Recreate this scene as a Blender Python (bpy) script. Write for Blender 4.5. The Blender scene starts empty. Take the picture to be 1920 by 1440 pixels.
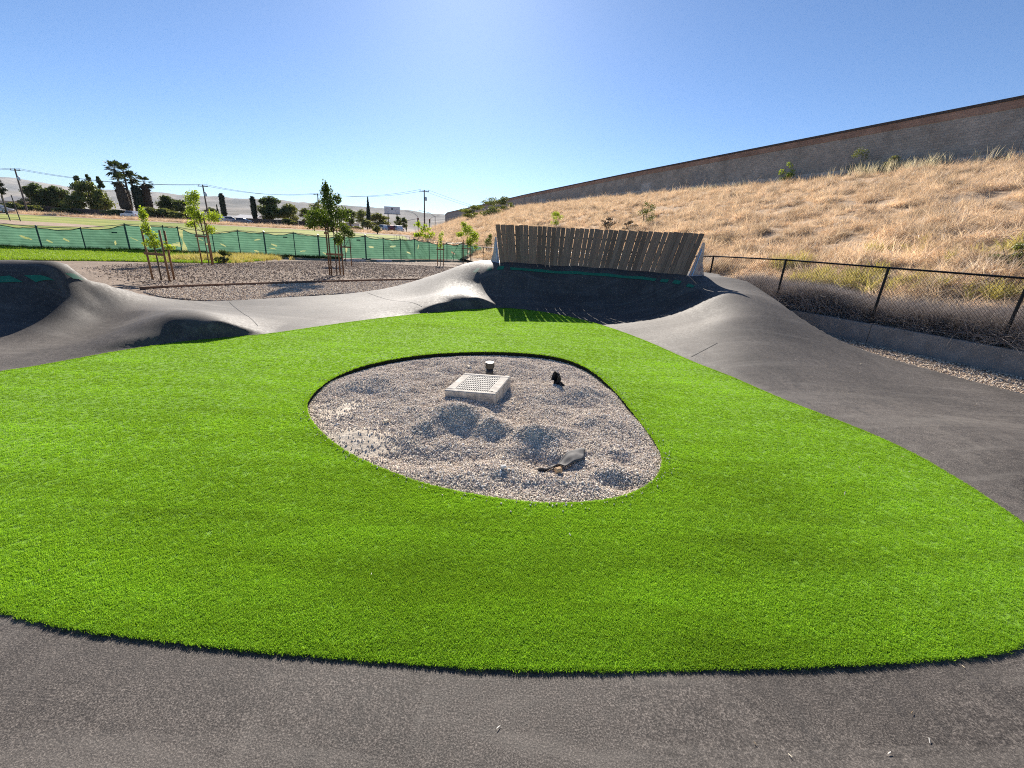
import bpy, bmesh, math, random
import numpy as np
from mathutils import Vector, Matrix, Euler

# ------------------------------------------------------------------ camera, sky, sun, exposure
scn = bpy.context.scene
FPX, HOR, CAMH, ROLL = 795.0, 280.0, 1.7, math.radians(3.1)
PITCH = math.atan(HOR / FPX)
_F = np.array([0, math.cos(PITCH), -math.sin(PITCH)]); _R = np.array([1., 0, 0]); _U = np.array([0, math.sin(PITCH), math.cos(PITCH)])
_X = math.cos(ROLL) * _R + math.sin(ROLL) * _U; _Y = -math.sin(ROLL) * _R + math.cos(ROLL) * _U
_C = np.array([0, 0, CAMH])
cam_d = bpy.data.cameras.new("camera"); cam = bpy.data.objects.new("camera", cam_d); scn.collection.objects.link(cam)
cam_d.sensor_width = 36.0; cam_d.lens = FPX / 1920 * 36; cam_d.clip_start = 0.05; cam_d.clip_end = 30000
m3 = Matrix((_X, _Y, -_F)).transposed()
cam.matrix_world = Matrix.Translation(_C) @ m3.to_4x4()
scn.camera = cam

SUN_EL, SUN_AZ = math.radians(28.8), math.radians(-7.2)      # azimuth from +Y towards +X
world = bpy.data.worlds.new("World"); scn.world = world; world.use_nodes = True
wn = world.node_tree.nodes; wl = world.node_tree.links
sky = wn.new("ShaderNodeTexSky"); sky.sky_type = 'NISHITA'; sky.sun_disc = False
sky.sun_elevation = SUN_EL; sky.sun_rotation = SUN_AZ
sky.altitude = 30; sky.air_density = 0.7; sky.dust_density = 0.17; sky.ozone_density = 4.0
bg = wn["Background"]; bg.inputs[1].default_value = 0.057
tm = wn.new("ShaderNodeMix"); tm.data_type = 'RGBA'; tm.blend_type = 'MULTIPLY'; tm.inputs[0].default_value = 1; tm.inputs[7].default_value = (.88, 1.0, 1.1, 1)
wl.new(sky.outputs[0], tm.inputs[6]); wl.new(tm.outputs[2], bg.inputs[0])
sun_d = bpy.data.lights.new("sun", 'SUN'); sun_d.energy = 5.0; sun_d.angle = math.radians(0.53); sun_d.color = (1.0, 0.93, 0.83)
sun = bpy.data.objects.new("sun", sun_d); scn.collection.objects.link(sun)
sd = Vector((math.sin(SUN_AZ) * math.cos(SUN_EL), math.cos(SUN_AZ) * math.cos(SUN_EL), math.sin(SUN_EL)))
sun.rotation_euler = sd.to_track_quat('Z', 'Y').to_euler()
vs = scn.view_settings; vs.view_transform = 'Standard'; vs.look = 'None'; vs.exposure = 1.15; vs.gamma = 1.0; vs.use_curve_mapping = False
try:
    scn.cycles.max_bounces = 4; scn.cycles.diffuse_bounces = 2; scn.cycles.glossy_bounces = 2; scn.cycles.transmission_bounces = 2; scn.cycles.transparent_max_bounces = 6; scn.cycles.caustics_reflective = False; scn.cycles.caustics_refractive = False; scn.cycles.use_denoising = False; scn.cycles.volume_bounces = 0; scn.cycles.filter_width = 1.05
except Exception: pass

rng = np.random.default_rng(7); random.seed(7)

# ------------------------------------------------------------------ layout helpers
def ray(x, y): return _F + (x - 960) / FPX * _X + (720 - y) / FPX * _Y
def pz(x, y, z=0.0):
    d = ray(x, y); return _C + d * ((z - CAMH) / d[2])
def py(x, y, Y):
    d = ray(x, y); return _C + d * (Y / d[1])

# ------------------------------------------------------------------ object helpers
COL = scn.collection
def link(o, parent=None):
    COL.objects.link(o)
    if parent is not None: o.parent = parent
    return o
def tag(o, label=None, cat=None, group=None, kind=None):
    if label: o["label"] = label
    if cat: o["category"] = cat
    if group: o["group"] = group
    if kind: o["kind"] = kind
    return o
def empty(name, loc=(0, 0, 0), rz=0):
    o = bpy.data.objects.new(name, None); o.location = loc; o.rotation_euler = (0, 0, rz); o.empty_display_size = 0.2
    return link(o)
def mesh_np(name, V, Fc, mats=None, smooth=False):
    me = bpy.data.meshes.new(name)
    V = np.asarray(V, float)
    if isinstance(Fc, np.ndarray) and Fc.ndim == 2:
        n, k = Fc.shape
        me.vertices.add(len(V)); me.vertices.foreach_set("co", V.ravel().astype(np.float32))
        me.loops.add(n * k); me.loops.foreach_set("vertex_index", Fc.ravel().astype(np.int32))
        me.polygons.add(n); me.polygons.foreach_set("loop_start", np.arange(0, n * k, k, dtype=np.int32))
        me.polygons.foreach_set("loop_total", np.full(n, k, dtype=np.int32))
        me.update(calc_edges=True); me.validate()
    else:
        me.from_pydata(V.tolist(), [], Fc); me.update()
    if mats is not None:
        for m in (mats if isinstance(mats, (list, tuple)) else [mats]): me.materials.append(m)
    if smooth: me.polygons.foreach_set("use_smooth", np.ones(len(me.polygons), bool))
    return me
def obj(name, me, parent=None): return link(bpy.data.objects.new(name, me), parent)
class MB:
    def __init__(s): s.v = []; s.f = []; s.mi = []
    def add(s, V, Fs, mi=0):
        b = len(s.v); s.v += [tuple(map(float, p)) for p in V]
        for f in Fs: s.f.append([i + b for i in f]); s.mi.append(mi)
        return s
    def box(s, c, size, rot=None, mi=0, taper=1.0):
        hx, hy, hz = [q / 2 for q in size]
        V = [Vector((x, y, z)) for z, t in ((-hz, 1), (hz, taper)) for x, y in ((-hx * t, -hy * t), (hx * t, -hy * t), (hx * t, hy * t), (-hx * t, hy * t))]
        if rot is not None:
            M = rot if isinstance(rot, Matrix) else Euler(rot).to_matrix()
            V = [M @ p for p in V]
        c = Vector(c); V = [p + c for p in V]
        return s.add(V, [(0, 3, 2, 1), (4, 5, 6, 7), (0, 1, 5, 4), (1, 2, 6, 5), (2, 3, 7, 6), (3, 0, 4, 7)], mi)
    def tube(s, pts, radii, n=8, mi=0, cap=True):
        pts = [Vector(p) for p in pts]
        if not isinstance(radii, (list, tuple)): radii = [radii] * len(pts)
        b = len(s.v); ref = None
        for i, p in enumerate(pts):
            d = (pts[min(i + 1, len(pts) - 1)] - pts[max(i - 1, 0)]).normalized()
            if ref is None: ref = Vector((1, 0, 0)) if abs(d.x) < 0.8 else Vector((0, 1, 0))
            a = (ref - d * ref.dot(d)).normalized(); c = d.cross(a); ref = a
            for k in range(n):
                t = 2 * math.pi * k / n; s.v.append(tuple(p + (a * math.cos(t) + c * math.sin(t)) * radii[i]))
        for i in range(len(pts) - 1):
            for k in range(n):
                k2 = (k + 1) % n
                s.f.append([b + i * n + k, b + i * n + k2, b + (i + 1) * n + k2, b + (i + 1) * n + k]); s.mi.append(mi)
        if cap:
            s.f.append([b + k for k in range(n)][::-1]); s.mi.append(mi)
            s.f.append([b + (len(pts) - 1) * n + k for k in range(n)]); s.mi.append(mi)
        return s
    def lathe(s, prof, c, n=16, mi=0):
        b = len(s.v)
        for r, z in prof:
            for k in range(n):
                t = 2 * math.pi * k / n; s.v.append((c[0] + r * math.cos(t), c[1] + r * math.sin(t), c[2] + z))
        for i in range(len(prof) - 1):
            for k in range(n):
                k2 = (k + 1) % n
                s.f.append([b + i * n + k, b + i * n + k2, b + (i + 1) * n + k2, b + (i + 1) * n + k]); s.mi.append(mi)
        s.f.append([b + k for k in range(n)][::-1]); s.mi.append(mi)
        s.f.append([b + (len(prof) - 1) * n + k for k in range(n)]); s.mi.append(mi)
        return s
    def build(s, name, mats, parent=None, smooth=False, bevel=0):
        me = bpy.data.meshes.new(name); me.from_pydata(s.v, [], s.f); me.update()
        for m in (mats if isinstance(mats, (list, tuple)) else [mats]): me.materials.append(m)
        if len(me.materials) > 1: me.polygons.foreach_set("material_index", np.array(s.mi, np.int32))
        if bevel or smooth:
            bm = bmesh.new(); bm.from_mesh(me)
            if bevel: bmesh.ops.bevel(bm, geom=bm.edges[:], offset=bevel, segments=1, affect='EDGES', clamp_overlap=True)
            bm.to_mesh(me); bm.free()
        if smooth: me.polygons.foreach_set("use_smooth", np.ones(len(me.polygons), bool))
        return obj(name, me, parent)

# ------------------------------------------------------------------ materials
class NT:
    def __init__(s, name):
        s.m = bpy.data.materials.new(name); s.m.use_nodes = True; s.t = s.m.node_tree; s.n = s.t.nodes; s.l = s.t.links
        s.b = s.n["Principled BSDF"]; s.out = s.n["Material Output"]
    def new(s, t, **kw):
        q = s.n.new(t)
        for k, v in kw.items(): setattr(q, k, v)
        return q
    def pos(s, scale=(1, 1, 1), rot=(0, 0, 0), obj=False):
        src = s.new("ShaderNodeTexCoord").outputs["Object"] if obj else s.new("ShaderNodeNewGeometry").outputs["Position"]
        mp = s.new("ShaderNodeMapping"); mp.inputs["Scale"].default_value = scale; mp.inputs["Rotation"].default_value = rot
        s.l.new(src, mp.inputs[0]); return mp.outputs[0]
    def noise(s, vec, scale, detail=3, rough=0.5, dist=0):
        q = s.new("ShaderNodeTexNoise"); q.inputs["Scale"].default_value = scale; q.inputs["Detail"].default_value = detail
        q.inputs["Roughness"].default_value = rough; q.inputs["Distortion"].default_value = dist; s.l.new(vec, q.inputs["Vector"]); return q.outputs["Fac"]
    def voro(s, vec, scale, feat='F1', out="Distance"):
        q = s.new("ShaderNodeTexVoronoi", feature=feat); q.inputs["Scale"].default_value = scale; s.l.new(vec, q.inputs["Vector"]); return q.outputs[out]
    def ramp(s, fac, stops, interp='LINEAR'):
        q = s.new("ShaderNodeValToRGB"); q.color_ramp.interpolation = interp; e = q.color_ramp.elements
        while len(e) < len(stops): e.new(0.5)
        for i, (p, c) in enumerate(stops):
            e[i].position = p; e[i].color = (c, c, c, 1) if isinstance(c, (int, float)) else (*c, 1)
        s.l.new(fac, q.inputs[0]); return q.outputs[0]
    def mix(s, fac, a, b, blend='MIX'):
        q = s.new("ShaderNodeMix", data_type='RGBA', blend_type=blend)
        for sock, v in ((q.inputs[0], fac), (q.inputs[6], a), (q.inputs[7], b)):
            if isinstance(v, (int, float)): sock.default_value = v if sock == q.inputs[0] else (v, v, v, 1)
            elif isinstance(v, tuple): sock.default_value = (*v, 1)
            else: s.l.new(v, sock)
        return q.outputs[2]
    def math(s, op, a, b=0.0):
        q = s.new("ShaderNodeMath", operation=op)
        for i, v in enumerate((a, b)):
            if isinstance(v, (int, float)): q.inputs[i].default_value = v
            else: s.l.new(v, q.inputs[i])
        return q.outputs[0]
    def rand(s): return s.new("ShaderNodeObjectInfo").outputs["Random"]
    def color(s, c):
        if isinstance(c, tuple): s.b.inputs["Base Color"].default_value = (*c, 1)
        else: s.l.new(c, s.b.inputs["Base Color"])
        return s
    def rough(s, v, spec=None):
        if isinstance(v, (int, float)): s.b.inputs["Roughness"].default_value = v
        else: s.l.new(v, s.b.inputs["Roughness"])
        if spec is not None: s.b.inputs["Specular IOR Level"].default_value = spec
        return s
    def bump(s, h, strength=0.5, dist=0.01):
        q = s.new("ShaderNodeBump"); q.inputs["Strength"].default_value = strength; q.inputs["Distance"].default_value = dist
        s.l.new(h, q.inputs["Height"]); s.l.new(q.outputs[0], s.b.inputs["Normal"]); return s
    def translucent(s, c, fac):
        tr = s.new("ShaderNodeBsdfTranslucent"); mx = s.new("ShaderNodeMixShader"); mx.inputs[0].default_value = fac
        if isinstance(c, tuple): tr.inputs[0].default_value = (*c, 1)
        else: s.l.new(c, tr.inputs[0])
        s.l.new(s.b.outputs[0], mx.inputs[1]); s.l.new(tr.outputs[0], mx.inputs[2]); s.l.new(mx.outputs[0], s.out.inputs[0]); return s
def simple(name, c, rough=0.7, metal=0.0, var=0.25, scale=6.0, bump=0.0, spec=0.3, obj=False):
    t = NT(name); v = t.pos(obj=obj); f = t.noise(v, scale, 4, 0.6)
    c = np.array(c); a = tuple(np.clip(c * (1 - var), 0, 1)); b = tuple(np.clip(c * (1 + var), 0, 1))
    t.color(t.ramp(f, [(0.3, a), (0.7, b)])).rough(rough, spec); t.b.inputs["Metallic"].default_value = metal
    if bump: t.bump(t.noise(v, scale * 8, 3), bump, 0.01)
    return t.m

# ------------------------------------------------------------------ outlines and the shape of the pump track
def smooth_poly(P, it=2, closed=True):
    P = np.asarray(P, float)
    for _ in range(it):
        Q = np.roll(P, -1, 0) if closed else P[1:]
        A = P if closed else P[:-1]
        R = np.empty((len(A) * 2, P.shape[1])); R[0::2] = .75 * A + .25 * Q; R[1::2] = .25 * A + .75 * Q
        if not closed: R = np.vstack([P[:1], R, P[-1:]])
        P = R
    return P
def sdist(P, poly):
    """signed distance (negative inside) of points P (n,2) to a closed polygon"""
    A = poly; B = np.roll(poly, -1, 0); d2 = np.full(len(P), 1e9); ins = np.zeros(len(P), bool)
    for a, b in zip(A, B):
        e = b - a; w = P - a; t = np.clip((w @ e) / max(e @ e, 1e-12), 0, 1)
        q = w - t[:, None] * e; d2 = np.minimum(d2, (q * q).sum(1))
        c = (a[1] > P[:, 1]) != (b[1] > P[:, 1])
        if abs(e[1]) > 1e-12: ins ^= c & (P[:, 0] < e[0] * (P[:, 1] - a[1]) / e[1] + a[0])
    d = np.sqrt(d2); return np.where(ins, -d, d)
def vnoise(P, s, seed=0):
    """smooth value noise on (n,2), 0..1"""
    r = np.random.default_rng(seed); T = r.random((64, 64)); q = P * s; i = np.floor(q).astype(int); f = q - i; f = f * f * (3 - 2 * f)
    g = lambda a, b: T[a % 64, b % 64]
    x, y = i[:, 0], i[:, 1]
    return (g(x, y) * (1 - f[:, 0]) + g(x + 1, y) * f[:, 0]) * (1 - f[:, 1]) + (g(x, y + 1) * (1 - f[:, 0]) + g(x + 1, y + 1) * f[:, 0]) * f[:, 1]
def fbm(P, s, seed=0, o=4): return sum(vnoise(P, s * 2 ** k, seed + k) * .5 ** k for k in range(o)) / sum(.5 ** k for k in range(o))

TURF_PX = [(0, 698), (60, 690), (150, 673), (250, 655), (350, 641), (450, 632), (500, 628), (600, 613), (700, 599), (800, 588), (870, 582), (910, 579), (946, 578),
           (1000, 583), (1060, 593), (1110, 605), (1160, 621), (1225, 646), (1300, 681), (1365, 705), (1420, 730), (1481, 756), (1600, 801), (1700, 845), (1800, 903), (1870, 950), (1920, 985)]
TURF_PX2 = [(1920, 1212), (1850, 1226), (1700, 1240), (1500, 1250), (1300, 1255), (1100, 1258), (900, 1253), (700, 1238), (500, 1222), (300, 1200), (150, 1180), (50, 1160), (0, 1145)]
turf_pts = [pz(*q)[:2] for q in TURF_PX] + [(3.35, 1.98)] + [pz(*q)[:2] for q in TURF_PX2] + [(-3.0, 1.6), (-4.2, 2.0), (-5.3, 2.7), (-5.75, 3.6)]
TURF = smooth_poly(turf_pts, 2)
PIT_PX = [(572, 775), (573, 745), (620, 705), (690, 680), (780, 664), (870, 658), (960, 658), (1050, 667), (1110, 690), (1160, 735), (1200, 785), (1235, 830), (1248, 862),
          (1235, 896), (1190, 925), (1120, 940), (1020, 944), (900, 930), (800, 908), (720, 880), (650, 848), (600, 812)]
PIT = smooth_poly([pz(*q, .02)[:2] for q in PIT_PX], 2)

# wall ride: plan curve of the plank tops and plank feet
WL_T, WR_T = py(930, 420, 12.08), py(1322, 438, 11.0)
WL_B, WR_B = py(939, 492, 11.9), py(1287, 519, 10.8)
def bez(a, c, b, t): t = np.asarray(t)[:, None]; return (1 - t) ** 2 * a + 2 * t * (1 - t) * c + t ** 2 * b
WC_T = np.array([2.5, 13.15, 1.95]); WC_B = np.array([2.25, 12.85, .97])
_t = np.linspace(0, 1, 400); WTOP = bez(WL_T, WC_T, WR_T, _t); WBOT = bez(WL_B, WC_B, WR_B, _t)

CP = []   # control points (x, y, z)
def cpx(*L):
    for q in L: CP.append(pz(*q))
def cpw(*L):
    for q in L: CP.append(np.array(q, float))
for p in smooth_poly(turf_pts, 0)[::2]: cpw((p[0], p[1], 0))
for x in (-7, -4.5, -2, 0, 2, 4.5): cpw((x, .6, 0), (x, -1.5, 0))
cpw((5.5, 1.6, .0), (7, 2.5, .05), (7, .3, 0), (-7.5, 2.2, .1), (-8.5, .5, .15))
# left banked turn
LCREST = [py(-90, 500, 6.35), py(0, 497, 6.55), py(60, 497, 6.62), py(105, 501, 6.7), py(140, 509, 6.86), py(175, 523, 7.1), py(215, 536, 7.4), py(255, 548, 7.75), py(300, 557, 8.1), py(350, 563, 8.5)]
LBACK = [py(-90, 493, 6.75), py(0, 491, 6.95), py(60, 490, 7.0), py(105, 497, 7.05)]
CP += LCREST + LBACK
for k, c in enumerate(LCREST[:6]):
    n = np.array([.3 + .05 * k, -1, 0]); n /= np.linalg.norm(n)
    for s_, q_ in ((.28, .66), (.6, .33), (1.0, .11)): p_ = c + n * s_; cpw((p_[0], p_[1], c[2] * q_))
cpx((120, 620, .05), (220, 590, .14), (100, 655, .02), (180, 632, .03), (260, 575, .2))
cpw((-9.6, 5.7, .88), (-10.3, 4.4, .85), (-10.5, 3.0, .75), (-8.9, 4.8, .35), (-9.3, 3.6, .35), (-7.2, 4.4, .04), (-7.5, 3.0, .05))
# hip inside the left turn
cpx((225, 638, .11), (270, 608, .24), (300, 599, .28), (330, 597, .29), (370, 600, .26), (410, 604, .235), (445, 608, .16), (485, 612, .04), (330, 580, .2), (400, 585, .13), (270, 580, .2), (470, 590, .03))
# low link
cpx((540, 590, 0), (560, 562, 0), (640, 552, 0), (640, 580, 0), (720, 570, .04), (720, 590, .02))
# ramp up into the centre turn, hip at its inside
cpx((700, 546, .07), (770, 530, .26), (830, 510, .56), (865, 498, .8), (905, 489, .96), (790, 555, .15), (840, 535, .38), (868, 518, .58), (890, 508, .72), (886, 530, .46), (898, 553, .25),
    (800, 589, .02), (830, 575, .13), (858, 561, .235), (882, 557, .265), (910, 563, .245), (930, 572, .16))
# centre turn: crest at the foot of the planks, face below it
for k in (0, 80, 160, 240, 320, 399):
    b = WBOT[k]; tg = WBOT[min(k + 1, 399)] - WBOT[max(k - 1, 0)]; n = np.array([tg[1], -tg[0], 0]); n /= np.linalg.norm(n)
    for s, z in ((-.9, .97), (-.4, .97), (0, .97), (.22, .9), (.55, .62), (.95, .34), (1.4, .14), (1.9, .03)):
        if s > 1.6 and k > 300: continue
        q = b + n * s; CP.append(np.array([q[0], q[1], z]))
# right end of the turn and the run down along the retaining wall
cpx((1312, 523, .91), (1335, 528, .88), (1362, 550, .76), (1395, 580, .58), (1430, 610, .42), (1462, 634, .3), (1350, 520, .97), (1400, 528, .93), (1442, 556, .73), (1500, 597, .46), (1570, 638, .23), (1650, 666, .09), (1750, 695, .03), (1920, 738, .0),
    (1326, 549, .68), (1290, 575, .42), (1250, 592, .23), (1200, 604, .1), (1320, 600, .33), (1360, 600, .43), (1290, 608, .24), (1230, 625, .07), (1300, 640, .14), (1340, 650, .16), (1400, 660, .19), (1390, 700, .06), (1500, 680, .14), (1500, 720, .05), (1600, 700, .06), (1600, 750, .03), (1700, 745, .0), (1800, 770, 0.), (1920, 775, 0), (1920, 800, .04),
    (1660, 790, .05), (1750, 803, .1), (1850, 815, .13), (1920, 825, .15), (1850, 860, .1), (1920, 890, .1))
CP = np.array(CP)
def tps_fit(P, lam=0.018):
    d = np.linalg.norm(P[:, None, :2] - P[None, :, :2], axis=2); K = np.where(d > 0, d * d * np.log(d + 1e-12), 0)
    n = len(P); Q = np.hstack([np.ones((n, 1)), P[:, :2]]); A = np.zeros((n + 3, n + 3)); A[:n, :n] = K + lam * np.eye(n); A[:n, n:] = Q; A[n:, :n] = Q.T
    return np.linalg.solve(A, np.concatenate([P[:, 2], np.zeros(3)]))
_w = tps_fit(CP)
def tps(X):
    X = np.asarray(X, float); out = np.empty(len(X))
    for i in range(0, len(X), 20000):
        x = X[i:i + 20000]; d = np.linalg.norm(x[:, None] - CP[None, :, :2], axis=2); K = d * d * np.log(d + 1e-12)
        out[i:i + 20000] = K @ _w[:-3] + _w[-3] + x @ _w[-2:]
    return out
# outer edge of the asphalt
out_px = [(430, 566, 0)]
OUT = [pz(*q)[:2] for q in out_px] + [c[:2] + np.array([.02, .03]) for c in LCREST[:3:-1]] + [c[:2] for c in LBACK[::-1]] + [(-9.9, 6.4), (-10.9, 5.0), (-11.2, 3.0), (-11.2, -3.2), (8.7, -3.2), (8.6, 1.0)]
OUT += [pz(*q)[:2] for q in [(1920, 737, 0), (1750, 694, .03), (1650, 665, .09), (1570, 637, .23), (1500, 596, .46), (1442, 555, .73), (1400, 527, .93), (1350, 519, .97)]]
OUT += [np.array(q) for q in [(5.6, 12.1), (4.4, 13.2), (2.4, 13.7), (.6, 13.4), (-.6, 13.1), (-1.2, 12.7)]]
OUT += [pz(*q)[:2] for q in [(905, 488, .96), (865, 497, .8), (830, 509, .56), (770, 529, .26), (700, 545, .07), (640, 551, 0), (540, 557, 0)]]
OUTER = smooth_poly(OUT, 2)
def ground_z(X):
    X = np.atleast_2d(X); y = X[:, 1] ; r = np.hypot(X[:, 0] * .75, y)
    return -.04 - .46 * np.clip((r - 17) / 12, 0, 1) ** 1.0
def track_z(X):
    X = np.atleast_2d(np.asarray(X, float)); h = np.maximum(tps(X), -.02); d = sdist(X, OUTER); dt = sdist(X, TURF)
    k = np.clip((dt + .02) / .16, 0, 1); k = k * k * (3 - 2 * k); h = h * k
    return np.where(d > 0, np.maximum(h - 1.6 * d - .02, -.25), h)

# ------------------------------------------------------------------ scatter (geometry nodes) for what nobody could count
def scatter(name, P, R, S, idx, variants, parent=None):
    """variants: list of meshes; P, R (euler), S per point"""
    me = bpy.data.meshes.new(name); P = np.asarray(P, np.float32); n = len(P)
    me.vertices.add(n); me.vertices.foreach_set("co", P.ravel())
    a = me.attributes.new("rot", 'FLOAT_VECTOR', 'POINT'); a.data.foreach_set("vector", np.asarray(R, np.float32).ravel())
    S = np.asarray(S, np.float32); S = np.repeat(S[:, None], 3, 1) if S.ndim == 1 else S
    a = me.attributes.new("scl", 'FLOAT_VECTOR', 'POINT'); a.data.foreach_set("vector", S.ravel())
    a = me.attributes.new("vid", 'INT', 'POINT'); a.data.foreach_set("value", np.asarray(idx, np.int32))
    o = obj(name, me, parent)
    col = bpy.data.collections.new(name + "_source")
    for i, v in enumerate(variants): col.objects.link(bpy.data.objects.new("%s_piece_%02d" % (name, i), v))
    g = bpy.data.node_groups.new(name + "_scatter", 'GeometryNodeTree')
    g.interface.new_socket("Geometry", in_out='INPUT', socket_type='NodeSocketGeometry'); g.interface.new_socket("Geometry", in_out='OUTPUT', socket_type='NodeSocketGeometry')
    N = g.nodes; L = g.links; gi = N.new("NodeGroupInput"); go = N.new("NodeGroupOutput")
    ip = N.new("GeometryNodeInstanceOnPoints"); ci = N.new("GeometryNodeCollectionInfo"); ci.inputs["Collection"].default_value = col
    ci.inputs["Separate Children"].default_value = True; ci.inputs["Reset Children"].default_value = True
    ip.inputs["Pick Instance"].default_value = True
    def na(nm, ty):
        q = N.new("GeometryNodeInputNamedAttribute"); q.data_type = ty; q.inputs[0].default_value = nm; return q.outputs[0]
    L.new(gi.outputs[0], ip.inputs["Points"]); L.new(ci.outputs[0], ip.inputs["Instance"]); L.new(na("vid", 'INT'), ip.inputs["Instance Index"])
    L.new(na("rot", 'FLOAT_VECTOR'), ip.inputs["Rotation"]); L.new(na("scl", 'FLOAT_VECTOR'), ip.inputs["Scale"]); L.new(ip.outputs[0], go.inputs[0])
    md = o.modifiers.new("scatter", 'NODES'); md.node_group = g
    return o
def blade_mesh(name, n, h, w, spread, lean, seed, mat, segs=2):
    """a tuft of n tapering, bending blades"""
    r = np.random.default_rng(seed); V = []; Fs = []
    for i in range(n):
        a = r.uniform(0, 2 * math.pi); d = spread * math.sqrt(r.random()); bx, by = d * math.cos(a), d * math.sin(a)
        t = r.uniform(0, 2 * math.pi); ln = lean * r.uniform(.3, 1.3); hh = h * r.uniform(.65, 1.15); ww = w * r.uniform(.7, 1.3)
        f = r.uniform(0, math.pi); sx, sy = math.cos(f) * ww / 2, math.sin(f) * ww / 2; b = len(V)
        for k in range(segs):
            q = k / segs; off = ln * hh * q * q; zz = hh * q * (1 - .35 * ln * q); tp = 1 - .45 * q
            cx, cy = bx + math.cos(t) * off, by + math.sin(t) * off
            V += [(cx - sx * tp, cy - sy * tp, zz), (cx + sx * tp, cy + sy * tp, zz)]
        off = ln * hh; V.append((bx + math.cos(t) * off, by + math.sin(t) * off, hh * (1 - .35 * ln)))
        for k in range(segs - 1): Fs.append((b + 2 * k, b + 2 * k + 1, b + 2 * k + 3, b + 2 * k + 2))
        Fs.append((b + 2 * segs - 2, b + 2 * segs - 1, b + 2 * segs))
    return mesh_np(name, V, Fs, mat)
def pebble_mesh(name, seed, mat, flat=.7):
    r = np.random.default_rng(seed); bm = bmesh.new(); bmesh.ops.create_icosphere(bm, subdivisions=1, radius=1)
    ax = r.uniform(.75, 1.25, 3) * np.array([1, 1, flat])
    for v in bm.verts:
        k = r.uniform(.8, 1.15); v.co = Vector((v.co.x * ax[0] * k, v.co.y * ax[1] * k, v.co.z * ax[2] * k))
    me = bpy.data.meshes.new(name); bm.to_mesh(me); bm.free(); me.materials.append(mat); return me
def inside(P, poly):
    A = poly; B = np.roll(poly, -1, 0); ins = np.zeros(len(P), bool); x, y = P[:, 0], P[:, 1]
    for a, b in zip(A, B):
        if a[1] == b[1]: continue
        lo_, hi_ = (a, b) if a[1] < b[1] else (b, a); k = np.flatnonzero((y > lo_[1]) & (y <= hi_[1]))
        if len(k): ins[k] ^= x[k] < (b[0] - a[0]) * (y[k] - a[1]) / (b[1] - a[1]) + a[0]
    return ins
def sample_poly(poly, n, weight=None):
    lo, hi = poly.min(0), poly.max(0); out = []; c = 0
    while c < n:
        P = rng.uniform(lo, hi, (n * 2, 2)); P = P[inside(P, poly)]
        if weight is not None: P = P[rng.random(len(P)) < weight(P)]
        out.append(P); c += len(P)
    return np.vstack(out)[:n]

# ------------------------------------------------------------------ surface materials
def asphalt_mat():
    t = NT("asphalt"); p = t.pos()
    grain = t.noise(p, 150, 2, .8); fine = t.noise(p, 420, 1, .5); agg = t.voro(p, 95); patch = t.noise(p, .9, 4, .6); mott = t.noise(p, 19, 5, .72)
    streak = t.noise(t.pos((.35, 2.6, 1), (0, 0, -.75)), 1.5, 6, .7, .8); scuff = t.noise(t.pos((2.6, .5, 1), (0, 0, .35)), 1.1, 5, .7, .5); spots = t.noise(p, 6, 5, .75)
    c = t.ramp(grain, [(.3, (.018, .0152, .0132)), (.5, (.068, .0575, .05)), (.7, (.215, .186, .16))])
    c = t.mix(t.ramp(agg, [(.0, .26), (.3, 0)]), c, (.22, .197, .174)); c = t.mix(t.ramp(fine, [(.6, 0), (.75, .5)]), c, (.025, .023, .022))
    c = t.mix(1.0, c, t.ramp(patch, [(.3, .7), (.7, 1.22)]), 'MULTIPLY'); c = t.mix(1.0, c, t.ramp(mott, [(.3, .66), (.7, 1.32)]), 'MULTIPLY')
    c = t.mix(t.ramp(streak, [(.5, 0), (.74, .55)]), c, (.19, .17, .148)); c = t.mix(t.ramp(scuff, [(.56, 0), (.75, .4)]), c, (.185, .165, .143))
    c = t.mix(t.ramp(scuff, [(.28, .55), (.42, 0)]), c, (.03, .028, .027)); c = t.mix(t.ramp(spots, [(.66, 0), (.78, .5)]), c, (.3, .262, .215))
    t.color(c).rough(t.ramp(mott, [(.3, .6), (.7, .78)]), .27).bump(grain, .45, .004); return t.m
def dirt_mat(name, a, b, c, s=1.0):
    t = NT(name); p = t.pos(); n1 = t.noise(p, 14 * s, 6, .75); n2 = t.noise(p, .5, 4, .6); n3 = t.voro(p, 40 * s)
    k = t.ramp(n1, [(.3, a), (.5, b), (.72, c)]); k = t.mix(1.0, k, t.ramp(n2, [(.25, .7), (.75, 1.2)]), 'MULTIPLY')
    k = t.mix(t.ramp(n3, [(0, .5), (.3, 0)]), k, c)
    t.color(k).rough(.95, .15).bump(n1, .9, .03); return t.m
def grass_ground(name, a, b, c, s=1.0):
    t = NT(name); p = t.pos(); n1 = t.noise(p, 9 * s, 6, .8); n2 = t.noise(t.pos((.25, 1, 1)), .16, 4, .6)
    k = t.ramp(n1, [(.3, a), (.55, b), (.75, c)]); k = t.mix(t.ramp(n2, [(.4, 0), (.65, .75)]), k, c)
    t.color(k).rough(.95, .1).bump(n1, .8, .05); return t.m
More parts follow.
